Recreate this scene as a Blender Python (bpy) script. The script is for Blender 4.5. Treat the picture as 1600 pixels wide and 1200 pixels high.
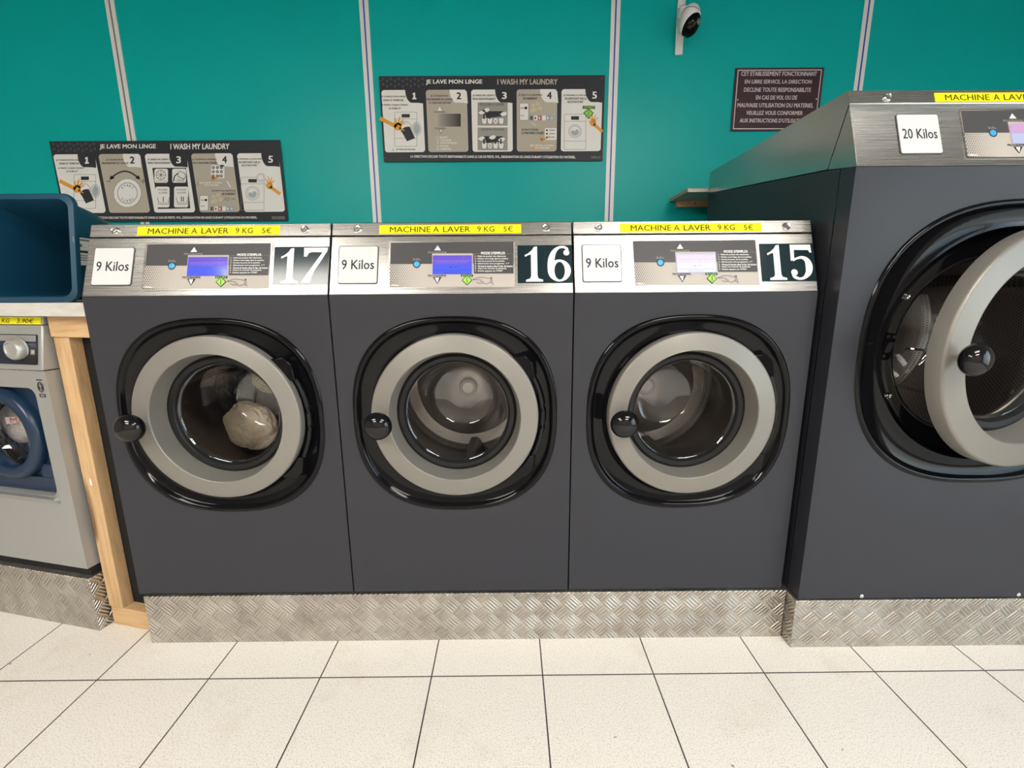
import bpy, bmesh, math, random
from math import sin, cos, pi, radians, hypot, atan2
from mathutils import Vector, Matrix
from mathutils.geometry import tessellate_polygon
from mathutils import noise as mnoise

random.seed(7)
S = bpy.context.scene
COL = S.collection
for o in list(bpy.data.objects):
    bpy.data.objects.remove(o)

# ------------------------------------------------------------------ camera
F, P, ROLL, YAW = 712.1, 0.20246, -0.00712, 0.0045
fw = Vector((sin(YAW)*cos(P), cos(YAW)*cos(P), -sin(P)))
rt = Vector((cos(YAW), -sin(YAW), 0)); up = rt.cross(fw)
r2 = rt*cos(ROLL) + up*sin(ROLL); u2 = -rt*sin(ROLL) + up*cos(ROLL)
cam = bpy.data.objects.new('camera', bpy.data.cameras.new('camera'))
COL.objects.link(cam)
cam.matrix_world = Matrix(((r2.x, u2.x, -fw.x, 0.16836), (r2.y, u2.y, -fw.y, -1.35),
                           (r2.z, u2.z, -fw.z, 1.16226), (0, 0, 0, 1)))
cam.data.sensor_width = 36; cam.data.lens = F*36/1600; cam.data.clip_start = 0.02
S.camera = cam

# ------------------------------------------------------------------ view, world, light
S.view_settings.view_transform = 'Standard'; S.view_settings.look = 'None'
S.view_settings.gamma = 1; S.view_settings.use_curve_mapping = False
S.view_settings.exposure = 0.0
LIGHT = 21.5
world = bpy.data.worlds.new('world'); S.world = world; world.use_nodes = True
wn = world.node_tree; bg = wn.nodes['Background']
sky = wn.nodes.new('ShaderNodeTexSky'); sky.sky_type = 'NISHITA'; sky.sun_disc = False
sky.sun_elevation = radians(40); sky.sun_rotation = radians(60)
wn.links.new(sky.outputs[0], bg.inputs[0]); bg.inputs[1].default_value = 0.6

# ------------------------------------------------------------------ materials
def mat(name, col, rough=.5, metal=0., spec=.5, emit=None, estr=0., coat=0., alpha=None):
    m = bpy.data.materials.new(name); m.use_nodes = True
    b = m.node_tree.nodes['Principled BSDF']
    b.inputs['Base Color'].default_value = (*col, 1)
    b.inputs['Roughness'].default_value = rough; b.inputs['Metallic'].default_value = metal
    b.inputs['Specular IOR Level'].default_value = spec
    b.inputs['Coat Weight'].default_value = coat; b.inputs['Coat Roughness'].default_value = .05
    if emit:
        b.inputs['Emission Color'].default_value = (*emit, 1); b.inputs['Emission Strength'].default_value = estr
    return m
def NT(m): return m.node_tree.nodes, m.node_tree.links, m.node_tree.nodes['Principled BSDF']
def mapping(m, scale=(1, 1, 1), rot=(0, 0, 0)):
    n, l, b = NT(m)
    tc = n.new('ShaderNodeTexCoord'); mp = n.new('ShaderNodeMapping')
    mp.inputs['Scale'].default_value = scale; mp.inputs['Rotation'].default_value = rot
    l.new(tc.outputs['Object'], mp.inputs[0]); return mp.outputs[0]
def noise(m, vec, scale, detail=3, rough=.5):
    n, l, b = NT(m); t = n.new('ShaderNodeTexNoise'); l.new(vec, t.inputs['Vector'])
    t.inputs['Scale'].default_value = scale; t.inputs['Detail'].default_value = detail
    t.inputs['Roughness'].default_value = rough; return t.outputs[0]
def ramp(m, fac, stops):
    n, l, b = NT(m); r = n.new('ShaderNodeValToRGB'); l.new(fac, r.inputs[0])
    e = r.color_ramp.elements
    while len(e) < len(stops): e.new(.5)
    for q, (p, c) in zip(e, stops):
        q.position = p; q.color = (*c, 1) if len(c) == 3 else c
    return r.outputs[0]
def bump(m, h, strength=.2, dist=.001):
    n, l, b = NT(m); t = n.new('ShaderNodeBump'); l.new(h, t.inputs['Height'])
    t.inputs['Strength'].default_value = strength; t.inputs['Distance'].default_value = dist
    l.new(t.outputs[0], b.inputs['Normal'])
def mth(m, op, a, b_=None, c=None):
    n, l, _ = NT(m); t = n.new('ShaderNodeMath'); t.operation = op
    for i, v in enumerate((a, b_, c)):
        if v is None: continue
        if isinstance(v, (int, float)): t.inputs[i].default_value = v
        else: l.new(v, t.inputs[i])
    return t.outputs[0]
def mix(m, fac, a, b_):
    n, l, _ = NT(m); t = n.new('ShaderNodeMix'); t.data_type = 'RGBA'
    for i, v in ((0, fac), (6, a), (7, b_)):
        if isinstance(v, (int, float)): t.inputs[i].default_value = v
        elif isinstance(v, tuple): t.inputs[i].default_value = (*v, 1)
        else: l.new(v, t.inputs[i])
    return t.outputs[2]

M = {}
M['teal'] = mat('teal_paint', (0.0, .40, .37), .36, spec=.2)
v = mapping(M['teal']); n1 = noise(M['teal'], v, 60, 4); n2 = noise(M['teal'], v, 1.3, 3)
NT(M['teal'])[1].new(ramp(M['teal'], n2, [(.3, (.0, .40, .385)), (.7, (.0, .45, .435))]), NT(M['teal'])[2].inputs['Base Color'])
bump(M['teal'], n1, .12, .002)
M['ceil'] = mat('ceiling_white', (.27, .265, .26), .8)
M['wallw'] = mat('wall_cream', (.36, .325, .29), .7)
M['pvc'] = mat('white_pvc', (.80, .80, .80), .35)
M['blue_line'] = mat('blue_line', (.03, .09, .42), .4)
M['grey_line'] = mat('grey_seam', (.22, .21, .21), .5)
M['dark'] = mat('anthracite_paint', (.0285, .0295, .037), .42, spec=.32)
v = mapping(M['dark']); bump(M['dark'], noise(M['dark'], v, 900, 2), .08, .0005)
M['steel'] = mat('brushed_steel', (.62, .60, .56), .3, 1.0)
v = mapping(M['steel'], (1.2, 420, 420)); n1 = noise(M['steel'], v, 5, 4)
NT(M['steel'])[1].new(ramp(M['steel'], n1, [(.3, (.22,)*3), (.7, (.32,)*3)]), NT(M['steel'])[2].inputs['Roughness'])
NT(M['steel'])[1].new(ramp(M['steel'], n1, [(.3, (.47, .455, .43)), (.7, (.53, .51, .485))]), NT(M['steel'])[2].inputs['Base Color'])
M['steel'].node_tree.nodes['Principled BSDF'].inputs['Anisotropic'].default_value = .4
M['chrome'] = mat('chrome', (.75, .75, .75), .12, 1)
M['black'] = mat('black_gloss', (.004, .004, .005), .08, spec=.2)
M['blackm'] = mat('black_rubber', (.011, .011, .012), .4, spec=.3)
M['satin'] = mat('satin_metal', (.50, .50, .49), .35, .6)
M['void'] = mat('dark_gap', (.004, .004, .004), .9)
M['ring'] = mat('silver_door_paint', (.228, .216, .194), .42, .3)
v = mapping(M['ring']); bump(M['ring'], noise(M['ring'], v, 700, 2), .1, .0004)
M['drum'] = mat('drum_steel', (.44, .40, .37), .40, .85)
M['perf'] = mat('perforated_steel', (.34, .30, .27), .42, 1)
def perf(m, s):
    n, l, b = NT(m); tc = n.new('ShaderNodeTexCoord'); sp = n.new('ShaderNodeSeparateXYZ'); l.new(tc.outputs['Object'], sp.inputs[0])
    ang = mth(m, 'MULTIPLY', mth(m, 'ARCTAN2', sp.outputs[2], sp.outputs[0]), .26/s)
    yy = mth(m, 'DIVIDE', sp.outputs[1], s)
    row = mth(m, 'FLOOR', yy)
    off = mth(m, 'MULTIPLY', mth(m, 'MODULO', row, 2.0), .5)
    fa = mth(m, 'SUBTRACT', mth(m, 'FRACT', mth(m, 'ADD', ang, off)), .5)
    fy = mth(m, 'SUBTRACT', mth(m, 'FRACT', yy), .5)
    d = mth(m, 'ADD', mth(m, 'MULTIPLY', fa, fa), mth(m, 'MULTIPLY', fy, fy))
    hole = mth(m, 'LESS_THAN', d, .075)
    l.new(mix(m, hole, (.33, .30, .285), (.012, .011, .01)), b.inputs['Base Color'])
    l.new(mth(m, 'SUBTRACT', 1.0, hole), b.inputs['Metallic'])
perf(M['perf'], .0085)
M['knobk'] = mat('black_knob', (.005, .005, .006), .07, spec=.4)
M['white'] = mat('white_print', (.86, .85, .83), .5, spec=.15)
M['plate'] = mat('white_plate', (.66, .66, .67), .4, spec=.15)
M['ink'] = mat('dark_ink', (.03, .032, .04), .5, spec=.15)
M['charcoal'] = mat('charcoal_print', (.040, .043, .052), .4, spec=.15)
M['hatch'] = mat('charcoal_pattern', (.075, .078, .086), .4, spec=.15)
M['beige'] = mat('beige_print', (.50, .455, .385), .45, spec=.15)
M['dgrey'] = mat('dark_grey_print', (.075, .073, .078), .35, spec=.15)
M['lgrey'] = mat('light_panel_film', (.47, .43, .39), .5, .0, spec=.25)
M['mgrey'] = mat('mid_grey_print', (.25, .24, .23), .5, spec=.15)
M['orange'] = mat('orange_print', (.80, .38, .06), .5, spec=.15)
M['yellow'] = mat('yellow_tape', (.86, .80, .012), .45, spec=.15)
M['tapetext'] = mat('tape_lettering', (.07, .06, .01), .5, spec=.1)
M['green'] = mat('green_print', (.34, .68, .10), .45, spec=.15)
M['bluebtn'] = mat('blue_button', (.05, .36, .68), .3)
M['numgreen'] = mat('dark_number_tile', (.006, .020, .026), .13, spec=.5)
M['numwhite'] = mat('number_white', (.80, .80, .82), .3)
M['lcd_top'] = mat('lcd_violet', (.02, .02, .1), .1, emit=(.19, .11, .66), estr=.9)
M['lcd_bot'] = mat('lcd_blue', (.02, .03, .15), .1, emit=(.08, .12, .90), estr=.9)
M['lcd_tx'] = mat('lcd_text', (.05, .05, .3), .2, emit=(.30, .24, .85), estr=.9)
M['lcd_dk'] = mat('lcd_dark_text', (.02, .02, .1), .2, emit=(.05, .06, .5), estr=.9)
M['lcd_pink'] = mat('lcd_pink', (.1, .06, .1), .1, emit=(.62, .38, .62), estr=.95)
M['lcd_pale'] = mat('lcd_pale_blue', (.08, .09, .12), .1, emit=(.50, .56, .76), estr=.95)
M['lcd_w'] = mat('lcd_bright', (.1, .1, .2), .1, emit=(.36, .38, .86), estr=1.0)
M['lcd_w2'] = mat('lcd_bright_top', (.1, .1, .2), .1, emit=(.62, .62, .85), estr=1.0)
M['maroon'] = mat('maroon_plate', (.045, .014, .024), .35)
M['pinkish'] = mat('engraved_line', (.62, .54, .56), .5)
M['bin'] = mat('blue_bin_plastic', (.007, .055, .105), .38)
v = mapping(M['bin']); bump(M['bin'], noise(M['bin'], v, 500, 2), .15, .0005)
M['silverm'] = mat('silver_machine_paint', (.40, .40, .39), .38, .45)
v = mapping(M['silverm']); bump(M['silverm'], noise(M['silverm'], v, 800, 2), .1, .0004)
M['navy'] = mat('navy_plastic', (.006, .024, .060), .3)
M['navy2'] = mat('dark_navy_plastic', (.003, .009, .024), .25)
M['bag'] = mat('white_plastic_bag', (.6, .56, .56), .3)
v = mapping(M['bag']); bump(M['bag'], noise(M['bag'], v, 22, 3), .7, .02)
M['red'] = mat('red_print', (.52, .12, .10), .5)
M['brown'] = mat('faded_brown', (.14, .09, .06), .5, spec=.15)

def glass(name, tint, k=1.0, ior=1.5):
    m = bpy.data.materials.new(name); m.use_nodes = True; n = m.node_tree.nodes; l = m.node_tree.links
    n.remove(n['Principled BSDF']); out = n['Material Output']
    tr = n.new('ShaderNodeBsdfTransparent'); tr.inputs[0].default_value = (*tint, 1)
    gl = n.new('ShaderNodeBsdfGlossy'); gl.inputs['Roughness'].default_value = .03
    gl.inputs[0].default_value = (.95, .97, 1, 1)
    fr = n.new('ShaderNodeFresnel'); fr.inputs[0].default_value = ior
    mu = n.new('ShaderNodeMath'); mu.operation = 'MULTIPLY'; mu.use_clamp = True; mu.inputs[1].default_value = k
    mx = n.new('ShaderNodeMixShader'); ge = n.new('ShaderNodeNewGeometry'); io = n.new('ShaderNodeMapRange'); l.new(ge.outputs['Backfacing'], io.inputs[0])
    io.inputs[3].default_value = ior; io.inputs[4].default_value = 1/ior; l.new(io.outputs[0], fr.inputs[0])
    l.new(fr.outputs[0], mu.inputs[0]); l.new(mu.outputs[0], mx.inputs[0])
    l.new(tr.outputs[0], mx.inputs[1]); l.new(gl.outputs[0], mx.inputs[2]); l.new(mx.outputs[0], out.inputs[0])
    return m
M['glass'] = glass('door_glass', (.93, .93, .92), 1.9)
M['pane'] = glass('window_glass', (.95, .97, .96), 1.2)

def wood(name, axis, a=(.42, .25, .115), b_=(.62, .41, .215)):
    m = mat(name, a, .6)
    sc = [9, 9, 9]; sc[axis] = .9
    v = mapping(m, tuple(sc)); w = noise(m, v, 6, 5, .6)
    v2 = mapping(m, tuple(4.5 if i != axis else 1.6 for i in range(3))); k = noise(m, v2, 2.4, 1)
    c = ramp(m, w, [(.25, a), (.55, b_), (.8, tuple(x*1.12 for x in b_))])
    kn = ramp(m, k, [(.30, (1, 1, 1)), (.37, (0, 0, 0))])
    NT(m)[1].new(mix(m, kn, c, (.20, .11, .05)), NT(m)[2].inputs['Base Color'])
    bump(m, w, .15, .002); return m
M['pine_z'] = wood('pine_upright', 2)
M['pine_x'] = wood('pine_crosswise', 0)
M['board'] = wood('grey_laminate', 0, (.46, .44, .41), (.58, .56, .53))
M['osb'] = mat('chipboard_edge', (.45, .33, .2), .8)
v = mapping(M['osb']); nn = noise(M['osb'], v, 160, 2)
NT(M['osb'])[1].new(ramp(M['osb'], nn, [(.35, (.22, .13, .07)), (.6, (.62, .48, .32))]), NT(M['osb'])[2].inputs['Base Color'])
M['cloth'] = mat('cream_cloth', (.50, .42, .31), .9)
v = mapping(M['cloth']); nn = noise(M['cloth'], v, 14, 5, .6)
NT(M['cloth'])[1].new(ramp(M['cloth'], nn, [(.3, (.60, .47, .34)), (.65, (.85, .73, .57))]), NT(M['cloth'])[2].inputs['Base Color'])
bump(M['cloth'], nn, .8, .02)
M['cloth2'] = mat('olive_cloth', (.50, .48, .30), .9)
v = mapping(M['cloth2']); nn = noise(M['cloth2'], v, 16, 4)
bump(M['cloth2'], nn, .7, .02)
M['cloth3'] = mat('black_cloth', (.02, .02, .028), .8)
v = mapping(M['cloth3']); bump(M['cloth3'], noise(M['cloth3'], v, 14, 4), .8, .02)

# aluminium tread plate: five-bar pattern at plus and minus 45 degrees
def tread(name, axis=0):
    m = mat(name, (.52, .49, .45), .34, .9); n, l, b = NT(m)
    tc = n.new('ShaderNodeTexCoord'); sp = n.new('ShaderNodeSeparateXYZ'); l.new(tc.outputs['Object'], sp.inputs[0])
    X, Z = sp.outputs[axis], sp.outputs[2]; s = .0475*1.4142
    U = mth(m, 'DIVIDE', mth(m, 'ADD', X, Z), s); V = mth(m, 'DIVIDE', mth(m, 'SUBTRACT', X, Z), s)
    U = mth(m, 'ADD', U, 100.0); V = mth(m, 'ADD', V, 100.0)
    par = mth(m, 'MODULO', mth(m, 'ADD', mth(m, 'FLOOR', U), mth(m, 'FLOOR', V)), 2.0)
    fu, fv = mth(m, 'FRACT', U), mth(m, 'FRACT', V)
    def bars(a, c):
        st = mth(m, 'POWER', mth(m, 'ABSOLUTE', mth(m, 'SINE', mth(m, 'MULTIPLY', a, pi*4.6))), 1.6)
        w = mth(m, 'SUBTRACT', c, .5); w = mth(m, 'MULTIPLY', w, w)
        win = n.new('ShaderNodeMapRange'); win.interpolation_type = 'SMOOTHSTEP'; l.new(w, win.inputs[0])
        win.inputs[1].default_value = .23; win.inputs[2].default_value = .09
        w2 = mth(m, 'SUBTRACT', a, .5); w2 = mth(m, 'MULTIPLY', w2, w2)
        win2 = n.new('ShaderNodeMapRange'); win2.interpolation_type = 'SMOOTHSTEP'; l.new(w2, win2.inputs[0])
        win2.inputs[1].default_value = .235; win2.inputs[2].default_value = .17
        return mth(m, 'MULTIPLY', mth(m, 'MULTIPLY', st, win.outputs[0]), win2.outputs[0])
    h = n.new('ShaderNodeMix'); l.new(par, h.inputs[0]); l.new(bars(fu, fv), h.inputs[2]); l.new(bars(fv, fu), h.inputs[3])
    vv = tc.outputs['Object']; dirt = noise(m, vv, 9, 5, .65)
    l.new(ramp(m, dirt, [(.3, (.40, .36, .32)), (.6, (.58, .55, .50))]), b.inputs['Base Color'])
    l.new(ramp(m, dirt, [(.3, (.26,)*3), (.7, (.40,)*3)]), b.inputs['Roughness'])
    bump(m, h.outputs[0], 1.0, .0026); return m
M['tread'] = tread('tread_plate', 0); M['tread_y'] = tread('tread_plate_side', 1)

# floor tiles
TP, TX, TY = .34208, -.76446, -.15519
m = M['tile'] = mat('floor_tiles', (.80, .74, .65), .38); n, l, b = NT(m)
tc = n.new('ShaderNodeTexCoord'); sp = n.new('ShaderNodeSeparateXYZ'); l.new(tc.outputs['Object'], sp.inputs[0])
def gl(c, o):
    f = mth(m, 'FRACT', mth(m, 'ADD', mth(m, 'DIVIDE', mth(m, 'SUBTRACT', c, o), TP), 100.5))
    return mth(m, 'ABSOLUTE', mth(m, 'SUBTRACT', f, .5))
dd = mth(m, 'MINIMUM', gl(sp.outputs[0], TX), gl(sp.outputs[1], TY))
gr = mth(m, 'LESS_THAN', dd, .0058)
vv = tc.outputs['Object']
spk = ramp(m, noise(m, vv, 260, 2, .7), [(.30, (.47, .41, .34)), (.47, (.79, .75, .69)), (.8, (.83, .79, .73))])
st = ramp(m, noise(m, vv, 4, 5, .7), [(.28, (.88, .85, .80)), (.46, (1, 1, 1))])
mm = n.new('ShaderNodeMix'); mm.data_type = 'RGBA'; mm.blend_type = 'MULTIPLY'; mm.inputs[0].default_value = .8
l.new(spk, mm.inputs[6]); l.new(st, mm.inputs[7])
spot = ramp(m, noise(m, vv, 26, 1), [(.20, (1, 1, 1)), (.225, (0, 0, 0))])
c = mix(m, spot, mm.outputs[2], (.25, .2, .17))
l.new(mix(m, gr, c, (.045, .040, .038)), b.inputs['Base Color'])
hh = mth(m, 'MINIMUM', mth(m, 'MULTIPLY', dd, 90.0), 1.0)
bump(m, mth(m, 'ADD', hh, mth(m, 'MULTIPLY', noise(m, vv, 300, 2), .12)), .5, .002)

# ------------------------------------------------------------------ mesh helpers
class MB:
    def __init__(s): s.bm = bmesh.new(); s.mi = 0
    def face(s, vs, smooth=False):
        try: f = s.bm.faces.new(vs)
        except ValueError: return None
        f.material_index = s.mi; f.smooth = smooth; return f
    def v(s, p): return s.bm.verts.new(p)
    def box(s, x0, x1, y0, y1, z0, z1):
        p = [s.v((x, y, z)) for z in (z0, z1) for y in (y0, y1) for x in (x0, x1)]
        for q in ((0, 2, 3, 1), (4, 5, 7, 6), (0, 1, 5, 4), (2, 6, 7, 3), (0, 4, 6, 2), (1, 3, 7, 5)):
            s.face([p[i] for i in q])
    def prism(s, pts, lo, hi, f):   # 2D polygon extruded; f(a, b, t) -> xyz
        A = [s.v(f(a, b, lo)) for a, b in pts]; B = [s.v(f(a, b, hi)) for a, b in pts]
        s.face(A); s.face(B[::-1]); n = len(pts)
        for i in range(n): s.face([A[i], B[i], B[(i+1) % n], A[(i+1) % n]])
    def loft(s, loops, smooth=True, cap0=False, cap1=False, closed=True):
        L = [[s.v(p) for p in lp] for lp in loops]
        n = len(L[0])
        for a, b in zip(L, L[1:]):
            for i in range(n if closed else n-1):
                s.face([a[i], a[(i+1) % n], b[(i+1) % n], b[i]], smooth)
        if cap0: s.face(L[0][::-1])
        if cap1: s.face(L[-1])
    def lathe(s, prof, c=(0, 0, 0), n=96, cap1=False, cap0=False):  # around the y axis
        s.loft([[(c[0]+r*cos(2*pi*i/n), c[1]+y, c[2]+r*sin(2*pi*i/n)) for i in range(n)] for r, y in prof], True, cap0, cap1)
    def tube(s, pts, r, n=12):
        pts = [Vector(p) for p in pts]; loops = []
        for i, p in enumerate(pts):
            t = (pts[min(i+1, len(pts)-1)]-pts[max(i-1, 0)]).normalized()
            a = t.cross(Vector((0, 0, 1)));
            if a.length < .1: a = t.cross(Vector((0, 1, 0)))
            a.normalize(); b = t.cross(a)
            rr = r[i] if isinstance(r, (list, tuple)) else r
            loops.append([p+a*rr*cos(2*pi*k/n)+b*rr*sin(2*pi*k/n) for k in range(n)])
        s.loft(loops, True, True, True)
    def ellipsoid(s, c, rx, ry, rz, n=32, m=18, f=None):
        loops = []
        for j in range(m+1):
            t = pi*j/m; t = min(max(t, .02), pi-.02)
            lp = []
            for i in range(n):
                a = 2*pi*i/n; d = Vector((sin(t)*cos(a), -cos(t), sin(t)*sin(a)))
                k = f(d) if f else 1
                lp.append((c[0]+rx*d.x*k, c[1]+ry*d.y*k, c[2]+rz*d.z*k))
            loops.append(lp)
        s.loft(loops, True, True, True)
    def build(s, name, mats, parent=None, loc=(0, 0, 0), rot=0, bevel=0, sharp=35, recalc=True):
        if recalc: bmesh.ops.recalc_face_normals(s.bm, faces=s.bm.faces)
        me = bpy.data.meshes.new(name); s.bm.to_mesh(me); s.bm.free()
        for mm_ in (mats if isinstance(mats, (list, tuple)) else [mats]): me.materials.append(M[mm_])
        try: me.set_sharp_from_angle(angle=radians(sharp))
        except Exception: pass
        o = bpy.data.objects.new(name, me); COL.objects.link(o)
        o.parent = parent; o.location = loc; o.rotation_euler = (0, 0, rot)
        if bevel:
            md = o.modifiers.new('bevel', 'BEVEL'); md.width = bevel; md.segments = 2; md.limit_method = 'ANGLE'
            md.angle_limit = radians(40)
        return o
def tag(o, label=None, cat=None, group=None, kind=None):
    if label: o['label'] = label
    if cat: o['category'] = cat
    if group: o['group'] = group
    if kind: o['kind'] = kind
    return o
def empty(name, loc, rot=0):
    o = bpy.data.objects.new(name, None); COL.objects.link(o); o.location = loc
    o.rotation_euler = (0, 0, rot); o.empty_display_size = .1; return o
def struct(o): o['kind'] = 'structure'; return o
def simple_box(name, m_, b_, parent=None, bevel=0, loc=(0, 0, 0), rot=0):
    k = MB(); k.box(*b_); return k.build(name, m_, parent, bevel=bevel, loc=loc, rot=rot)

_txt = {}
def text_mesh(s, bold):
    key = (s, bold)
    if key in _txt: return _txt[key]
    cu = bpy.data.curves.new('t', 'FONT'); cu.body = s; cu.resolution_u = 2; cu.offset = bold; cu.size = 1
    o = bpy.data.objects.new('t', cu); COL.objects.link(o)
    bpy.context.view_layer.update()
    me = bpy.data.meshes.new_from_object(o.evaluated_get(bpy.context.evaluated_depsgraph_get()))
    V = [(q.co.x, q.co.y) for q in me.vertices]; Fc = [tuple(p.vertices) for p in me.polygons]
    bpy.data.objects.remove(o); bpy.data.curves.remove(cu); bpy.data.meshes.remove(me)
    _txt[key] = (V, Fc); return _txt[key]

class Art:
    """printed artwork: flat shapes on a surface, drawn in sheet units (y down)"""
    def __init__(s, tl, tr, br, bl, w, h, umin=0, frame=None):
        s.q = (tl, tr, br, bl); s.w = w; s.h = h; s.u0 = umin; s.items = []; s.mats = []
        s.frame = frame   # origin, U, V, N
    def mp(s, x, y):
        tl, tr, br, bl = s.q
        t = .5
        for _ in range(3):
            u = (x-(tl[0]+(bl[0]-tl[0])*t))/((tr[0]+(br[0]-tr[0])*t)-(tl[0]+(bl[0]-tl[0])*t))
            yt = tl[1]+(tr[1]-tl[1])*u; yb = bl[1]+(br[1]-bl[1])*u; t = (y-yt)/(yb-yt)
        return s.u0+u*s.w, (1-t)*s.h
    def mi(s, m_):
        if m_ not in s.mats: s.mats.append(m_)
        return s.mats.index(m_)
    def raw(s, V, Fc, m_, layer): s.items.append((V, Fc, s.mi(m_), layer))
    def fill(s, cont, m_, layer=1):
        if not isinstance(cont[0][0], (list, tuple)): cont = [cont]
        cs = [[Vector((*s.mp(*p), 0)) for p in c] for c in cont]
        tri = tessellate_polygon(cs); V = [(p.x, p.y) for c in cs for p in c]
        s.raw(V, [tuple(t) for t in tri], m_, layer)
    def rect(s, x0, y0, x1, y1, m_, layer=1, r=0):
        if not r: s.fill([(x0, y0), (x1, y0), (x1, y1), (x0, y1)], m_, layer); return
        s.fill(rr(x0, y0, x1, y1, r), m_, layer)
    def disc(s, x, y, r, m_, layer=1, n=24, ry=None):
        ry = ry or r
        s.fill([(x+r*cos(2*pi*i/n), y+ry*sin(2*pi*i/n)) for i in range(n)], m_, layer)
    def line(s, pts, w, m_, layer=1, closed=False):
        if closed: pts = list(pts)+[pts[0]]
        ws = w if isinstance(w, (list, tuple)) else [w]*len(pts)
        L, R = [], []
        for i, p in enumerate(pts):
            a = pts[max(i-1, 0)]; b = pts[min(i+1, len(pts)-1)]
            if closed and i in (0, len(pts)-1): a, b = pts[-2], pts[1]
            dx, dy = b[0]-a[0], b[1]-a[1]; k = hypot(dx, dy) or 1
            nx, ny = -dy/k*ws[i]/2, dx/k*ws[i]/2
            L.append((p[0]+nx, p[1]+ny)); R.append((p[0]-nx, p[1]-ny))
        V = [s.mp(*q) for q in L+R]; n = len(L)
        s.raw(V, [(i, i+1, n+i+1, n+i) for i in range(n-1)], m_, layer)
    def box_line(s, x0, y0, x1, y1, w, m_, layer=1, r=0):
        a = rr(x0, y0, x1, y1, r) if r else [(x0, y0), (x1, y0), (x1, y1), (x0, y1)]
        b = rr(x0+w, y0+w, x1-w, y1-w, max(r-w, 1)) if r else [(x0+w, y0+w), (x1-w, y0+w), (x1-w, y1-w), (x0+w, y1-w)]
        s.fill([a, b[::-1]], m_, layer)
    def text(s, t, x0, y0, x1, y1, m_, layer=2, bold=.02, shear=0):
        V, Fc = text_mesh(t, 0)
        if not V: return
        V = [(x+shear*y, y) for x, y in V]
        a, b = min(p[0] for p in V), max(p[0] for p in V); c, d = min(p[1] for p in V), max(p[1] for p in V)
        W = [s.mp(x0+(p[0]-a)/(b-a)*(x1-x0), y1-(p[1]-c)/(d-c or 1)*(y1-y0)) for p in V]
        if bold <= .004: s.raw(W, Fc, m_, layer); return
        dx = bold*(x1-x0)/(b-a); dy = bold*.6*(y1-y0)/(d-c or 1)   # heavier strokes: the outline repeated a hair apart
        g0, g1 = s.mp(x0, y0), s.mp(x0+dx, y0+dy); ex, ey = g1[0]-g0[0], g1[1]-g0[1]
        for q, (p_, r_) in enumerate(((-1, -1), (1, -1), (0, 0), (-1, 1), (1, 1))):
            s.raw([(u+ex*p_, v_+ey*r_) for u, v_ in W], Fc, m_, layer+q*.16)
    def emit(s, k, off=0.0, step=.0003):
        O, U, Vv, N = [Vector(q) for q in s.frame]
        for V, Fc, mi_, ly in s.items:
            vs = [k.v(O+U*p[0]+Vv*p[1]+N*(off+step*ly)) for p in V]
            for f in Fc:
                if len(set(f)) < 3: continue
                ar = sum(V[f[i]][0]*V[f[(i+1) % len(f)]][1]-V[f[(i+1) % len(f)]][0]*V[f[i]][1] for i in range(len(f)))
                if abs(ar) < 1e-12: continue
                g = f if ar > 0 else f[::-1]
                try: q = k.bm.faces.new([vs[i] for i in g])
                except ValueError: continue
                q.material_index = mi_
    def slab(s, k, th, w=None, h=None, u0=None, v0=0, r=0):
        """solid sheet behind the artwork, printed face on the N side"""
        O, U, Vv, N = [Vector(q) for q in s.frame]; w = w or s.w; h = h or s.h; u0 = s.u0 if u0 is None else u0
        pts = rr(u0, v0, u0+w, v0+h, r) if r else [(u0, v0), (u0+w, v0), (u0+w, v0+h), (u0, v0+h)]
        k.prism(pts, 0, th, lambda a, b, t: O+U*a+Vv*b+N*t)
def rr(x0, y0, x1, y1, r, n=6):
    o = []
    for cx, cy, a0 in ((x1-r, y0+r, -90), (x1-r, y1-r, 0), (x0+r, y1-r, 90), (x0+r, y0+r, 180)):
        for i in range(n+1):
            a = radians(a0+90*i/n); o.append((cx+r*cos(a), cy+r*sin(a)))
    return o
def art_part(name, art, th, parent=None, base='white', r=0, loc=(0, 0, 0), bevel=0):
    art.mats.insert(0, base) if base not in art.mats else None
    if base in art.mats and art.mats[0] != base:
        raise ValueError('base first')
    k = MB(); art.slab(k, th, r=r)
    bmesh.ops.recalc_face_normals(k.bm, faces=k.bm.faces)
    art.emit(k, th)
    return k.build(name, art.mats, parent, loc=loc, recalc=False, bevel=bevel)
def sheet(tl, tr, br, bl, w, h, frame, base='white', umin=0):
    a = Art(tl, tr, br, bl, w, h, umin, frame); a.mats = [base]; return a

# ------------------------------------------------------------------ room shell
WY = 1.15
RX0, RX1, RY0, H = -3.4, 3.4, -4.2, 2.75
def wall_box(name, m_, b_): return struct(simple_box(name, m_, b_))
wall_box('wall_back', 'teal', (RX0, RX1, WY, WY+.12, -.02, H))
wall_box('wall_left', 'wallw', (RX0-.12, RX0, RY0, WY+.12, -.02, H))
wall_box('floor', 'tile', (RX0, RX1, RY0, WY, -.08, 0))
wall_box('ceiling', 'ceil', (RX0-.12, RX1+.12, RY0-.12, WY+.12, H, H+.1))
wall_box('wall_front', 'wallw', (RX0, RX1, RY0-.12, RY0, -.02, H))
k = MB()   # right wall with the shop window
wy0, wy1, wz0, wz1 = -3.5, -1.0, .25, 2.35
for q in ((RY0, wy0, -.02, H), (wy1, WY, -.02, H), (wy0, wy1, -.02, wz0), (wy0, wy1, wz1, H)):
    k.box(RX1, RX1+.12, q[0], q[1], q[2], q[3])
struct(k.build('wall_right', 'wallw'))
k = MB()
ym = (wy0+wy1)/2
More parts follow.
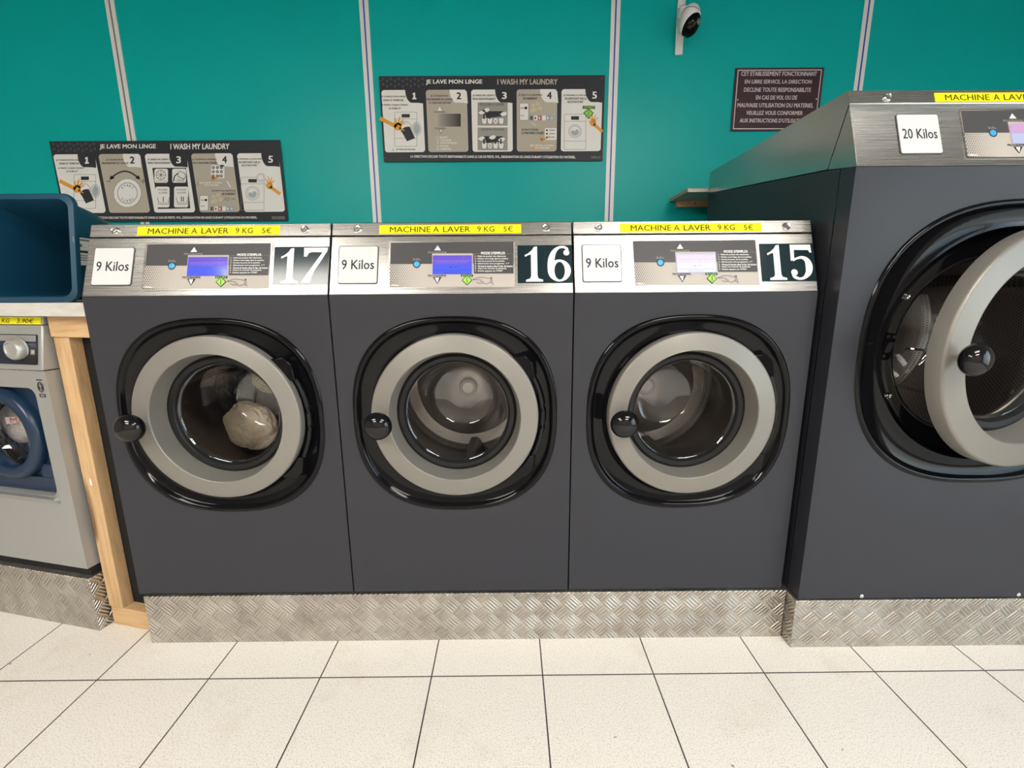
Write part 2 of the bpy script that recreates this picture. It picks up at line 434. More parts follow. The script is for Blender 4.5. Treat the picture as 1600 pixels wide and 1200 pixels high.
for q in ((wy0, wy0+.05, wz0, wz1), (wy1-.05, wy1, wz0, wz1), (wy0, wy1, wz0, wz0+.05), (wy0, wy1, wz1-.05, wz1), (ym-.025, ym+.025, wz0, wz1)):
    k.box(RX1+.03, RX1+.1, q[0], q[1], q[2], q[3])
wf = struct(k.build('window_1', 'pvc'))
simple_box('window_pane', 'pane', (RX1+.06, RX1+.066, wy0+.05, wy1-.05, wz0+.05, wz1-.05), wf)
al = bpy.data.lights.new('daylight', 'AREA'); al.shape = 'RECTANGLE'; al.size = wz1-wz0; al.size_y = wy1-wy0
al.energy = 48; al.color = (.78, .90, 1.0)
ao = bpy.data.objects.new('daylight', al); COL.objects.link(ao)
ao.location = (RX1+.25, ym, (wz0+wz1)/2); ao.rotation_euler = (0, radians(90), 0)

# panel joint strips on the wall
SX = [-1.72, -.515, .69, 1.905]
for i, x in enumerate(SX):
    k = MB(); k.mi = 0; k.box(x-.022, x+.022, WY-.004, WY, 0, H)
    k.mi = 1; k.box(x-.0035, x+.0035, WY-.0052, WY-.004, 0, H)
    struct(k.build('trim_%d' % (i+1), ['pvc', 'grey_line' if i == 0 else 'blue_line']))

# ceiling lights
mL = M['diff'] = bpy.data.materials.new('light_diffuser'); mL.use_nodes = True
b = mL.node_tree.nodes['Principled BSDF']; b.inputs['Emission Color'].default_value = (1, .955, .88, 1)
b.inputs['Emission Strength'].default_value = LIGHT; b.inputs['Base Color'].default_value = (.8, .8, .8, 1)
mL2 = M['diff2'] = mL.copy(); mL2.node_tree.nodes['Principled BSDF'].inputs['Emission Strength'].default_value = LIGHT*1.7
LG = [(-1.5, -1.95, 1.1, .6), (1.38, -1.78, 1.1, .6), (-1.45, -3.3, 1.2, .6), (1.35, -3.3, 1.2, .6)]
LL = ['ceiling light panel above the room, near the left washers', 'ceiling light panel above the room, near the middle washers',
      'ceiling light panel at the far left rear of the room', 'ceiling light panel at the far rear centre of the room']
for (x, y, w, d), lb in zip(LG, LL):
    e = tag(empty('ceiling_light', (x, y, H)), lb, 'ceiling light', 'ceiling light panels')
    k = MB()
    for q in ((-w/2-.02, w/2+.02, -d/2-.02, -d/2), (-w/2-.02, w/2+.02, d/2, d/2+.02), (-w/2-.02, -w/2, -d/2, d/2), (w/2, w/2+.02, -d/2, d/2)):
        k.box(*q, -.03, 0)
    k.build('light_frame', 'pvc', e)
    k = MB(); k.box(-w/2, w/2, -d/2, d/2, -.022, -.004); k.build('diffuser', 'diff' if y > -2.5 else 'diff2', e)

# ------------------------------------------------------------------ plinths
def plinth(name, b_, label, loc=(0, 0, 0), rot=0, side=False):
    k = MB(); k.box(*b_)
    o = k.build(name, ['tread', 'tread_y'], loc=loc, rot=rot, bevel=.0015)
    if side:
        for p in o.data.polygons:
            if abs(p.normal.x) > .7: p.material_index = 1
    return tag(o, label, 'plinth', 'checker plate plinths')
plinth('plinth', (-1.052, 1.084, -.006, .74, 0, .177), 'long checker plate plinth under the three 9 kilo washing machines')
plinth('plinth', (1.087, 2.1, -.055, .86, 0, .174), 'checker plate plinth standing forward under the 20 kilo machine', side=True)
TH = radians(-12.88)
TL0 = Vector((-1.28, .053, 0)); tdir = Vector((cos(TH), sin(TH), 0)); ndir = Vector((-sin(TH), cos(TH), 0))
plinth('plinth', (-1.6, 0, 0, .62, 0, .203), 'dull angled checker plate plinth under the silver washer at far left', loc=tuple(TL0), rot=TH, side=True)

# ------------------------------------------------------------------ washing machines
NA = 96
def sq_loop(a, b, y, cz, n=2.5, cx=0):
    L = []
    for i in range(NA):
        t = 2*pi*i/NA; c, s_ = cos(t), sin(t)
        r = (abs(c/a)**n+abs(s_/b)**n)**(-1/n)
        L.append((cx+r*c, y, cz+r*s_))
    return L
def rect_loop(x0, x1, z0, z1, y, cz, cx=0):
    L = []
    for i in range(NA):
        t = 2*pi*i/NA; c, s_ = cos(t), sin(t); k = 1e9
        if c > 1e-9: k = min(k, (x1-cx)/c)
        if c < -1e-9: k = min(k, (x0-cx)/c)
        if s_ > 1e-9: k = min(k, (z1-cz)/s_)
        if s_ < -1e-9: k = min(k, (z0-cz)/s_)
        L.append([cx+k*c, y, cz+k*s_])
    for X, Z in ((x0, z0), (x0, z1), (x1, z0), (x1, z1)):
        j = min(range(NA), key=lambda q: hypot(L[q][0]-X, L[q][2]-Z)); L[j] = [X, y, Z]
    return [tuple(p) for p in L]
SV = Vector((0, .3349, .9423)); SN = Vector((0, -.9423, .3349)); SU = Vector((1, 0, 0))

def control_panel(e, zt, x0, lcd=('lcd_top', 'lcd_bot'), big=False):
    O = Vector((0, 0, zt))+SV*.016+SN*.0005
    A = sheet((395, 155), (1218, 152), (1215, 455), (390, 460), .373, .146, (O, SU, SV, SN), 'steel', umin=x0)
    A.rect(404, 163, 1208, 449, 'lgrey', 1, 10)
    A.fill([(408, 166), (1204, 160), (1205, 300), (406, 304)], 'dgrey', 2)
    random.seed(3)
    for r in range(13):
        for q in range(15):
            x = 408+q*14+(r % 2)*7; y = 312+r*11.3
            rad = 4.3*max(0, 1-(x-400)/215)+.5
            if x < 600 and y < 448: A.disc(x, y, rad, 'dgrey', 2, 6)
    A.fill([(690, 216), (733, 216), (712, 184)], 'white', 3)
    A.text('PROGRAMME', 650, 223, 770, 236, 'mgrey', 3, .02)
    A.rect(676, 236, 940, 368, 'lgrey', 3, 3)
    A.disc(577, 304, 25, 'ink', 3); A.text('Info', 555, 264, 600, 282, 'mgrey', 3)
    A.text('PROGRAMME', 650, 372, 768, 385, 'ink', 3, .02)
    A.fill([(682, 387), (738, 387), (710, 431)], 'ink', 3); A.fill([(694, 391), (722, 391), (711, 424)], 'white', 4)
    if not big or True:
        A.text("MODE D'EMPLOI", 994, 226, 1146, 243, 'white', 3, .03)
        A.rect(945, 238, 1202, 366, 'dgrey', 3, 4); A.box_line(945, 238, 1202, 366, 1.5, 'mgrey', 4, 4)
        for i, t in enumerate(('1 - Videz les poches des vêtements', '2 - Mettez votre linge dans la machine', '3 - Fermez la porte de la machine',
                               '4 - Sélectionnez votre programme', '5 - Versez la lessive dans le bac de lessive', '6 - Payez à la centrale de paiement', '7 - Ensuite appuyez sur START')):
            y = 250+i*15.6; A.text(t, 953, y, 953+[200, 215, 192, 190, 243, 203, 178][i], y+12, 'white', 5, .02)
        A.fill([(1152, 304), (1160, 304), (1156, 297)], 'white', 5); A.fill([(1165, 297), (1173, 297), (1169, 304)], 'white', 5)
        A.rect(862, 370, 940, 385, 'ink', 3); A.text('START', 868, 373, 934, 383, 'green', 4, .03)
        # pointing hand
        A.line([(940, 402), (985, 388), (1010, 390), (1045, 396), (1060, 388)], 3, 'ink', 3)
        A.line([(938, 404), (975, 404), (1000, 408), (985, 416), (1010, 418)], 3, 'ink', 3)
        A.line([(962, 418), (985, 428), (1005, 424), (1022, 432), (1052, 420)], 3, 'ink', 3)
        A.line([(1060, 386), (1050, 405), (1056, 425), (1070, 436), (1062, 412), (1060, 386)], 3, 'ink', 3)
        A.text('WASH', 405, 438, 440, 446, 'white', 3, .02) if False else None
    A.fill([(405, 440), (425, 434), (455, 438), (470, 436), (455, 443), (430, 440)], 'white', 3)
    p = art_part('control_panel', A, .0018, e, 'steel', r=.006)
    p['label'] = 'control panel with dark top half, dotted silver lower half and lit display'
    D = sheet((0, 0), (100, 0), (100, 50), (0, 50), .1145, .0575, (Vector((0, 0, zt))+SV*.0585+SN*.0036, SU, SV, SN), lcd[0], umin=x0+.1305)
    D.rect(0, 0, 100, 25, lcd[0], 1); D.rect(0, 25, 100, 50, lcd[1], 1)
    if not big:
        D.line([(0, 14.5), (100, 14)], .7, 'lcd_tx', 2)
        if lcd[0] == 'lcd_top':
            for i in range(11):
                x = 8+i*7.6; h_ = random.choice((5, 6.5, 4))
                D.line([(x, 23), (x+.5, 17), (x+5, 16.5), (x+5.5, 16.5+h_)], .8, 'lcd_tx', 2)
            D.line([(77, 5), (79, 8), (81, 5)], .7, 'lcd_tx', 2)
            for x, w in ((44, 8), (56, 6), (64, 4)): D.rect(x, 31, x+w-2, 33, 'lcd_dk', 2)
            D.line([(3, 40), (97, 41)], .7, 'lcd_dk', 2)
            for i in range(9): D.rect(28+i*4.5, 45, 31+i*4.5, 46.5, 'lcd_dk', 2)
    d = art_part('display', D, .0006, p, lcd[0])
    d['label'] = 'lit blue and violet display' if not big else 'lit pink and pale blue display'
    # buttons
    def uv(x, y): u, v_ = A.mp(x, y); return O+SU*u+SV*v_+SN*.002
    B = sheet((0, 0), (1, 0), (1, 1), (0, 1), .02, .02, (uv(577, 304)-SU*.01-SV*.01, SU, SV, SN), 'bluebtn')
    k = MB(); c = uv(577, 304)
    k.loft([[c+SN*hh_+SU*(r*cos(2*pi*i/24))+SV*(r*sin(2*pi*i/24)) for i in range(24)] for r, hh_ in ((.0086, 0), (.0086, .0012), (.007, .0018))], True, False, True)
    q = k.build('info_button', 'bluebtn', p); q['label'] = 'round blue info button'
    k = MB(); c = uv(901, 407); a = .0155; k.mi = 0
    k.prism([(-a, 0), (0, -a), (a, 0), (0, a)], 0, .0012, lambda s_, t, w_: c+SU*s_+SV*t*1.02+SN*w_); k.mi = 1
    a = .0128; k.prism([(-a, 0), (0, -a), (a, 0), (0, a)], .0012, .0018, lambda s_, t, w_: c+SU*s_+SV*t+SN*w_); k.mi = 0
    k.prism([(-.0009, -.008), (.0009, -.008), (.0009, .008), (-.0009, .008)], .0018, .0022, lambda s_, t, w_: c+SU*s_+SV*t+SN*w_)
    q = k.build('start_button', ['ink', 'green'], p); q['label'] = 'green diamond start button'
    return p

def digit_tile(e, zt, x, ch):
    """one dark tile with one white serif numeral"""
    O = Vector((0, 0, zt))+SV*.031+SN*.0004
    A = sheet((0, 0), (100, 0), (100, 145), (0, 145), .0802, .116, (O, SU, SV, SN), 'numgreen', umin=x)
    w = 'numwhite'
    def curve(pts, n=8):
        out = []
        P4 = [pts[0]]+list(pts)+[pts[-1]]
        for i in range(1, len(P4)-2):
            for k_ in range(n):
                t = k_/n; o_ = []
                for d in range(len(pts[0])):
                    a, b_, c_, e_ = (P4[i+j][d] for j in (-1, 0, 1, 2))
                    o_.append(.5*((2*b_)+(c_-a)*t+(2*a-5*b_+4*c_-e_)*t*t+(3*b_-a-3*c_+e_)*t**3))
                out.append(tuple(o_))
        out.append(tuple(pts[-1])); return out
    def stroke(pts, layer=1):
        c_ = curve(pts); A.line([(p[0], p[1]) for p in c_], [p[2] for p in c_], w, layer)
    if ch == '1':
        A.fill([(38, 32), (52, 20), (60, 7), (72, 5), (72, 118), (76, 128), (92, 133), (92, 140), (30, 140), (30, 133), (45, 128), (49, 118), (49, 36), (40, 38), (28, 45), (26, 38)], w, 1)
    elif ch == '7':
        A.fill([(8, 4), (96, 4), (93, 18), (72, 55), (50, 92), (34, 138), (3, 138), (18, 112), (45, 70), (76, 22), (38, 21), (26, 25), (20, 38), (9, 38)], w, 1)
    elif ch == '6':
        n = 40
        out = [(52+42*cos(2*pi*i/n), 98+42*sin(2*pi*i/n)) for i in range(n)]
        inn = [(53+19*cos(2*pi*i/n), 99+34*sin(2*pi*i/n)) for i in range(n)]
        A.fill([out, inn[::-1]], w, 1)
        stroke([(22, 104, 24), (21, 80, 24), (24, 52, 23), (34, 26, 17), (50, 11, 10), (68, 8, 9), (80, 14, 10), (83, 24, 9)], 2)
        A.disc(79, 30, 11, w, 3)
    elif ch == '5':
        A.fill([(12, 5), (88, 5), (90, 36), (83, 36), (78, 26), (26, 25), (24, 62), (11, 68)], w, 1)
        stroke([(18, 66, 8), (34, 58, 8), (54, 55, 12), (70, 66, 20), (76, 88, 26), (72, 112, 22), (56, 131, 12), (38, 136, 9), (22, 130, 12), (14, 120, 10)], 2)
        A.disc(20, 112, 12, w, 3)
    t = art_part('number_tile', A, .0008, e, 'numgreen'); t['label'] = 'dark tile with white numeral '+ch
    return t

def make_door(e, zc, R, sc, open_deg=0, loc=None, depth=.272):
    """ring, gasket, glass bowl and knob; local origin at the ring centre"""
    k = MB(); s = sc
    k.lathe([(.187*s, .028*s), (.1965*s, -.029*s), (.1975*s, -.0325*s), (.1995*s, -.0338*s), (.2015*s, -.033*s), (.2455*s, -.0315*s), (.2495*s, -.0295*s), (.2515*s, -.0255*s),
             (.2515*s, .004), (.243*s, .010), (.19*s, .032*s), (.187*s, .028*s)], n=128)
    d = k.build('door', 'ring', e, loc=loc, rot=radians(open_deg), sharp=50)
    d['label'] = 'round silver grey porthole door ring'
    k = MB(); k.lathe([(.1885*s, .030*s), (.178*s, .0225*s), (.166*s, .024*s), (.1605*s, .031*s), (.159*s, .05*s), (.17*s, .056*s), (.19*s, .04*s)], n=96)
    k.build('door_gasket', 'blackm', d)
    k = MB(); k.lathe([(.163*s, .034*s), (.158*s, .036*s), (.152*s, .044*s), (.143*s, .10*s), (.134*s, .18*s), (.127*s, .235*s), (.118*s, .258*s), (.104*s, .268*s), (.05*s, .272*s), (.0005, .273*s)], n=96)
    g = k.build('door_glass', 'glass', d); g['label'] = 'clear glass porthole bowl'
    k = MB(); kx, kz = (-.2165, -.008) if sc == 1 else (-.308, -.002)
    k.ellipsoid((kx, -.083 if sc == 1 else -.093, kz), .041, .029, .041, 40, 24)
    kn = k.build('door_knob', 'knobk', d, sharp=80); kn['label'] = 'glossy black round door knob'
    k = MB(); k.lathe([(.009, -.025), (.009, -.075)], c=(kx, 0, kz), n=20, cap0=True, cap1=True)
    k.build('knob_stem', 'drum', d)
    if sc > 1:
        k = MB(); k.tube([(kx+.005, .005, kz+.008), (kx+.005, .075, kz+.008)], .0035, 10); k.box(kx-.004, kx+.014, .06, .075, kz+.004, kz+.012)
        k.build('latch_pin', 'chrome', d)
    return d

def make_washer(name, W, z0, zt, zc, ra, rb, loc, depth, sc, price, kilos, price_box, big=False):
    e = empty(name, loc); hw = W/2-.0022; z0l, ztl, zcl = 0, zt-z0, zc-z0
    s = sc
    # cabinet: front sheet with its porthole cut-out, sides, back, top
    k = MB()
    rl = rect_loop(-hw, hw, 0, ztl, 0, zcl)
    k.loft([sq_loop(ra-.008, rb-.008, .02, zcl), sq_loop(ra-.004, rb-.004, .001, zcl), sq_loop(ra, rb, 0, zcl), rl], False)
    for x in (-hw, hw):
        k.face([k.v((x, 0, 0)), k.v((x, 0, ztl)), k.v((x, .0585, ztl+(.008 if big else 0))), k.v((x, .0585, 0))])
    rear = ztl+(.1 if big else .15)
    for x, in ((-hw,), (hw,)):
        mid = [k.v((x, .114, ztl+.0175))] if big else []
        k.face([k.v((x, .0615, 0)), k.v((x, .0615, ztl+(.0085 if big else 0)))]+mid+[k.v((x, depth, ztl+(.115 if big else .0))), k.v((x, depth, 0))])
    k.face([k.v((-hw, depth, 0)), k.v((hw, depth, 0)), k.v((hw, depth, ztl)), k.v((-hw, depth, ztl))])
    k.face([k.v((-hw, 0, 0)), k.v((hw, 0, 0)), k.v((hw, depth, 0)), k.v((-hw, depth, 0))])
    c = k.build('cabinet', 'dark', e, recalc=True); c['label'] = 'anthracite painted cabinet'
    if big:
        for x in (-.29, .22):
            kk = MB(); kk.lathe([(.0065, 0), (.0065, -.002), (.004, -.004)], c=(x, 0, .008), n=16, cap1=True); kk.build('screw', 'chrome', c)
    # console: brushed steel wedge above the cabinet
    top_s = .2215
    def cs(s_, n_=0): q = SV*s_+SN*n_; return (q.y, q.z+ztl)
    k = MB()
    prof = [(0, ztl), cs(.0), cs(.1785), (cs(.1785)[0]+.07, cs(.1785)[1]), (.13, ztl)]
    prof = [cs(.0), cs(.1785), (.052+.03, cs(.1785)[1]), (.066, ztl+.018), (.0, ztl)] if big else [cs(0), cs(.1785), (.2, cs(.1785)[1]), (.2, ztl)]
    if big: prof = [cs(0, .003), cs(.1785, .003), (.056, ztl+.174), (.114, ztl+.0195), (.003, ztl+.0008)]
    k.prism(prof, -hw, hw, lambda a, b_, t: (t, a, b_))
    con = k.build('console', 'steel', e, bevel=.002); con['label'] = 'slanted brushed steel control console'
    # top cover with its upright front fascia
    a0 = cs(.1815); a1 = cs(top_s)
    k = MB()
    if big:
        pr = [cs(.1815, .003), cs(top_s, .003), (depth, a1[1]), (depth, ztl+.118), (.118, ztl+.0215), (.060, ztl+.176)]
    else:
        pr = [a0, a1, (depth, a1[1]), (depth, ztl+.0), (.203, ztl), (.203, a0[1])]
    k.prism(pr, -hw, hw, lambda a, b_, t: (t, a, b_))
    cov = k.build('top_cover', 'steel', e, bevel=.002); cov['label'] = 'brushed steel top cover with front fascia'
    nn_ = .003 if big else 0
    for x in ((-hw+.105,) if big else (-.279, .279)):
        k = MB(); cc = Vector((x, 0, ztl))+SV*.2005+SN*nn_
        k.loft([[cc+SN*h_+SU*(r*cos(2*pi*i/24))+SV*(r*sin(2*pi*i/24)) for i in range(24)] for r, h_ in ((.0115, 0), (.0115, .003), (.0095, .005), (.0075, .0045), (.0072, .003), (.0005, .003))], True, False, True)
        k.prism([(-.0012, -.006), (.0012, -.006), (.0012, .006), (-.0012, .006)], .003, .0052, lambda a, b_, t: cc+SU*(a*.7+b_*.7)+SV*(b_*.7-a*.7)+SN*t)
        q = k.build('lock', 'chrome', cov); q['label'] = 'small round chrome cam lock'
    # yellow price strip
    px0, px1 = price_box
    A = sheet((0, 0), (100, 0), (100, 8), (0, 8), px1-px0, .0275, (Vector((0, 0, ztl))+SV*.1855+SN*(.0005+nn_), SU, SV, SN), 'yellow', umin=px0)
    for t_, a_, b_ in price: A.text(t_, a_, 1.6, b_, 6.7, 'tapetext', 1, .006)
    q = art_part('price_strip', A, .0004, cov, 'yellow'); q['label'] = 'yellow strip reading '+' '.join(p_[0] for p_ in price)
    # capacity plate
    pl0 = -.329 if not big else -.374-.0
    pw = .112 if not big else .11
    A = sheet((0, 0), (100, 0), (100, 100), (0, 100), pw, .112, (Vector((0, 0, ztl))+SV*.034+SN*(.0006+nn_), SU, SV, SN), 'plate', umin=pl0)
    A.text(kilos, 8, 37, 92, 63, 'ink', 1, .010)
    cp = art_part('capacity_plate', A, .003, e, 'plate', r=.005); cp['label'] = 'white plate reading '+kilos
    k = MB(); O = Vector((0, 0, ztl))+SV*.034+SN*(.0002+nn_)
    k.prism(rr(pl0-.0025, -.0025, pl0+pw+.0025, .1145, .007), 0, .0016, lambda a, b_, t: O+SU*a+SV*b_+SN*t)
    k.build('plate_edge', 'dgrey', cp)
    return e, hw, ztl, zcl

def surround(e, zcl, ra, rb, s, big=False):
    k = MB()
    def C_(r, y): return sq_loop(r, r, y, zcl, 2.0)
    L = [sq_loop(ra+.002, rb+.002, .001, zcl), sq_loop(ra-.001, rb-.001, -.004, zcl), sq_loop(ra-.007, rb-.007, -.0062, zcl), sq_loop(ra-.014, rb-.014, -.004, zcl, 2.48),
         sq_loop(ra-.017, rb-.017, .004, zcl, 2.46), sq_loop(ra-.023, rb-.023, .008, zcl, 2.42)]
    if not big:
        L += [C_(.262, .0095), C_(.259, .000), C_(.256, -.003), C_(.252, .000), C_(.240, .014), C_(.212, .05), C_(.205, .075), C_(.215, .08), C_(.262, .08)]
    else:
        L += [C_(.352, .018), C_(.343, .012), C_(.338, .014), C_(.334, .026), C_(.310, .045), C_(.280, .052), C_(.268, .056), C_(.262, .07), C_(.262, .10), C_(.345, .10)]
    k.loft(L, True)
    o = k.build('door_surround', 'black', e, sharp=60); o['label'] = 'glossy black moulded surround of the porthole'
    return o

def drum(e, zcl, R, y0, y1, rim):
    k = MB(); k.lathe([(rim, y0), (rim+.004, y0-.004), (rim+.008, y0), (rim+.01, y0+.02), (R-.02, y0+.035), (R, y0+.055)], c=(0, 0, 0), n=96)
    d = k.build('drum', 'drum', e, loc=(0, 0, zcl)); d['label'] = 'perforated stainless steel drum'
    k = MB(); k.lathe([(R, y0+.055), (R, y1-.02), (R-.02, y1)], n=96); k.build('drum_wall', 'perf', d)
    k = MB(); k.lathe([(R-.02, y1), (R*.78, y1+.012), (R*.74, y1), (R*.4, y1-.004), (R*.37, y1-.014), (R*.18, y1-.018), (.001, y1-.018)], n=96)
    k.build('drum_back', 'drum', d, sharp=60)
    k = MB(); k.lathe([(.036, y1-.016), (.036, y1-.045), (.031, y1-.052), (.024, y1-.054), (.022, y1-.05), (.001, y1-.05)], n=32); k.build('drum_hub', 'drum', d)
    for a in (35, 155, 275):
        k = MB(); ca, sa = cos(radians(a)), sin(radians(a))
        pr = [(-.04, 0), (-.015, .055), (.015, .055), (.04, 0)]
        k.prism(pr, y0+.06, y1-.01, lambda a_, b_, t: ((R-b_)*ca-a_*sa, t, (R-b_)*sa+a_*ca))
        k.build('drum_paddle', 'perf', d, bevel=.006)
    return d

ZB, ZT, ZC = .1835, 1.1535, .783
W9 = .71374
PR9 = [('MACHINE', 7.5, 36), ('A', 38, 42), ('LAVER', 45, 64), ('9 KG', 69, 81), ('5€', 87.5, 94)]
GR = '9 kilo washing machines side by side on the long plinth'
def nine_kilo(num, idx, label, proto=None):
    loc = ((idx-1)*W9, 0, ZB)
    e, hw, ztl, zcl = make_washer('washing_machine', W9, ZB, ZT, ZC, .3105, .3055, loc, .75, 1.0, PR9, '9 Kilos', (-.215, .2055))
    surround(e, zcl, .3105, .3055, 1)
    control_panel(e, ztl, -.185)
    drum(e, zcl, .272, .085, .48, .2)
    for zz, sg in ((.165, 1), (-.165, -1)):
        k = MB()
        pr = [(.170, zz+.020*sg), (.215, zz+.026*sg), (.236, zz+.004*sg), (.244, zz-.042*sg), (.228, zz-.046*sg), (.205, zz-.012*sg)]
        k.prism(pr, -.018, .012, lambda a, b_, t: (a, t, b_+zcl))
        k.build('hinge', 'black', e, bevel=.003)
    k = MB(); k.tube([(.268*cos(radians(a)), -.004, zcl+.268*sin(radians(a))) for a in range(-32, 33, 4)], .006, 10)
    k.build('hinge_bar', 'blackm', e)
    make_door(e, ZC, .2515, 1.0, 0, (0.002, 0, zcl+.006))
    tag(e, label, 'washing machine', GR)
    return e
def copy_tree(o, parent=None):
    c = o.copy(); COL.objects.link(c); c.parent = parent
    for ch in o.children: copy_tree(ch, c)
    return c
m17 = nine_kilo('17', 0, 'anthracite 9 kilo washing machine numbered 17 with cream laundry inside')
m16 = copy_tree(m17); m16.location = (0, 0, ZB); m16['label'] = 'empty anthracite 9 kilo washing machine numbered 16, middle of the three'
m15 = copy_tree(m17); m15.location = (W9, 0, ZB); m15['label'] = 'empty anthracite 9 kilo washing machine numbered 15 beside the big 20 kilo machine'
for e, ds in ((m17, '17'), (m16, '16'), (m15, '15')):
    for i, ch in enumerate(ds): digit_tile(e, ZT-ZB, .1935+i*.0803, ch)

# 20 kilo machine, door ajar
WB = .994; XB = 1.093+WB/2
eb, hw, ztl, zcl = make_washer('washing_machine', WB, .178, 1.479, .986, .418, .409, (XB, -.05, .178), .94, 1.3,
                               [('MACHINE', 5, 26.5), ('A', 28.5, 31.5), ('LAVER', 33.5, 48.5), ('20 KG', 54, 66), ('10€', 71, 79)], '20 Kilos', (-.261, .30), big=True)
tag(eb, 'large anthracite 20 kilo washing machine with its porthole door ajar', 'washing machine')
surround(eb, zcl, .418, .409, 1.3, big=True)
bp = control_panel(eb, ztl+.0022, -.204, ('lcd_pink', 'lcd_pale'), big=True); bp.location.y = -.002
drum(eb, zcl, .335, .115, .62, .262)
for x, z in ((-.262, .150), (-.268, -.146)):
    k = MB(); k.lathe([(.0105, .0), (.0105, -.006), (.008, -.010), (.005, -.010), (.004, -.005), (.0005, -.005)], c=(x, .05, zcl+z), n=20)
    q = k.build('bolt', 'chrome', eb)
k = MB(); k.mi = 0
k.prism(rr(-.016, -.04, .016, .04, .014), .040, .05, lambda a, b_, t: (-.298+a+b_*.12, t, zcl+.005+b_)); k.mi = 1
k.prism(rr(-.009, -.016, .009, .016, .008), .038, .0405, lambda a, b_, t: (-.296+a+b_*.35, t, zcl+.003+b_))
for x, z in ((-.304, .032), (-.286, .030), (-.308, -.026)):
    k.prism([(.005*cos(i*pi/4), .005*sin(i*pi/4)) for i in range(8)], .038, .0405, lambda a, b_, t: (x+a, t, zcl+.003+z+b_))
q = k.build('latch_plate', ['black', 'void'], eb)
make_door(eb, .986, .331, 1.316, 11, (.0165, -.039, zcl+.002))
for sg in (1, -1):
    k = MB(); k.tube([(.38, .03, zcl+.12*sg), (.40, -.03, zcl+.12*sg), (.36, -.045, zcl+.10*sg)], .016); k.build('hinge', 'black', eb)

# laundry in machine 17
def lump(name, m_, c, rx, ry, rz, label, seed, grp=None):
    random.seed(seed); ph = [(random.uniform(2, 7), random.uniform(2, 7), random.uniform(0, 6), random.uniform(.008, .028)) for _ in range(9)]
    def f(d):
        w = d*2.2+Vector((seed, 0, 0)); fold = 1-abs(mnoise.noise(w+Vector((mnoise.noise(d*1.7), 0, mnoise.noise(d*1.9+Vector((5, 0, 0)))))*1.6))
        fine = 1-abs(mnoise.noise(d*6+Vector((0, seed, 0))))
        return .93+sum(a*sin(p*d.x+q*d.z+r+2*d.y) for p, q, r, a in ph)*.7+.16*(fold-.8)+.07*(fine-.8)
    k = MB(); k.ellipsoid((0, 0, 0), rx, ry, rz, 140, 90, f); o = k.build(name, m_, loc=c, sharp=180)
    return tag(o, label, 'laundry', grp)
X17 = -W9
lump('laundry_bundle', 'cloth', (-.830, .345, .660), .106, .054, .102, 'crumpled cream cloth bundle low inside washing machine 17', 5, 'laundry inside machine 17')
lump('laundry_bundle', 'cloth2', (-.738, .375, .842), .090, .045, .068, 'olive green cloth above the cream bundle in washing machine 17', 8, 'laundry inside machine 17')
lump('laundry_bundle', 'cloth3', (-.918, .420, .805), .085, .036, .145, 'black clothing left of the cream bundle in washing machine 17', 11, 'laundry inside machine 17')

# ------------------------------------------------------------------ posters
def poster_head(A, tl, tr):
    pass
def icon_hand(A, x, y, s, flip=1, layer=3, m_='orange'):
    """arm with an open hand; (x, y) palm centre"""
    f = flip
    A.line([(x-f*112*s, y-52*s), (x-f*10*s, y)], [24*s, 22*s], m_, layer)
    A.disc(x, y, 24*s, m_, layer)
    for a, l_ in ((-112, 62), (-82, 66), (-55, 60), (-28, 50), (35, 46)):
        dx, dy = f*cos(radians(a)), sin(radians(a))
        A.line([(x+dx*12*s, y+dy*12*s), (x+dx*l_*.6*s, y+dy*l_*.6*s), (x+dx*l_*s+f*4*s, y+dy*l_*s)], [11*s, 9*s, 4*s], m_, layer)
def icon_machine(A, x0, y0, x1, y1, door=True):
    A.box_line(x0, y0, x1, y1, 2.2, 'mgrey', 2, 6)
    yk = y0+(y1-y0)*.2; A.line([(x0, yk), (x1, yk)], 2, 'mgrey', 2)
    yk = y0+(y1-y0)*.76; A.line([(x0, yk), (x1, yk)], 2, 'mgrey', 2)
    A.rect(x0+(x1-x0)*.32, y0+(y1-y0)*.06, x0+(x1-x0)*.68, y0+(y1-y0)*.16, 'charcoal', 2)
    if door:
        cx, cy = (x0+x1)/2, y0+(y1-y0)*.48; r = (x1-x0)*.30
        n = 28; o1 = [(cx+r*cos(2*pi*i/n), cy+r*sin(2*pi*i/n)) for i in range(n)]; i1 = [(cx+(r-2.5)*cos(2*pi*i/n), cy+(r-2.5)*sin(2*pi*i/n)) for i in range(n)]
        A.fill([o1, i1[::-1]], 'mgrey', 2)
        r *= .78; o1 = [(cx+r*cos(2*pi*i/n), cy+r*sin(2*pi*i/n)) for i in range(n)]; i1 = [(cx+(r-2)*cos(2*pi*i/n), cy+(r-2)*sin(2*pi*i/n)) for i in range(n)]
        A.fill([o1, i1[::-1]], 'mgrey', 2)
        A.fill([(cx-r*.8, cy+2), (cx-r*.4, cy-r*.2), (cx, cy), (cx+r*.3, cy-r*.45), (cx+r*.8, cy), (cx+r*.6, cy+r*.6), (cx, cy+r*.85), (cx-r*.6, cy+r*.6)], 'paleblue', 3)
M['paleblue'] = mat('pale_blue_print', (.36, .46, .52), .5)
M['cream'] = mat('cream_print', (.70, .62, .40), .5)
M['midblue'] = mat('note_blue', (.30, .42, .52), .5)
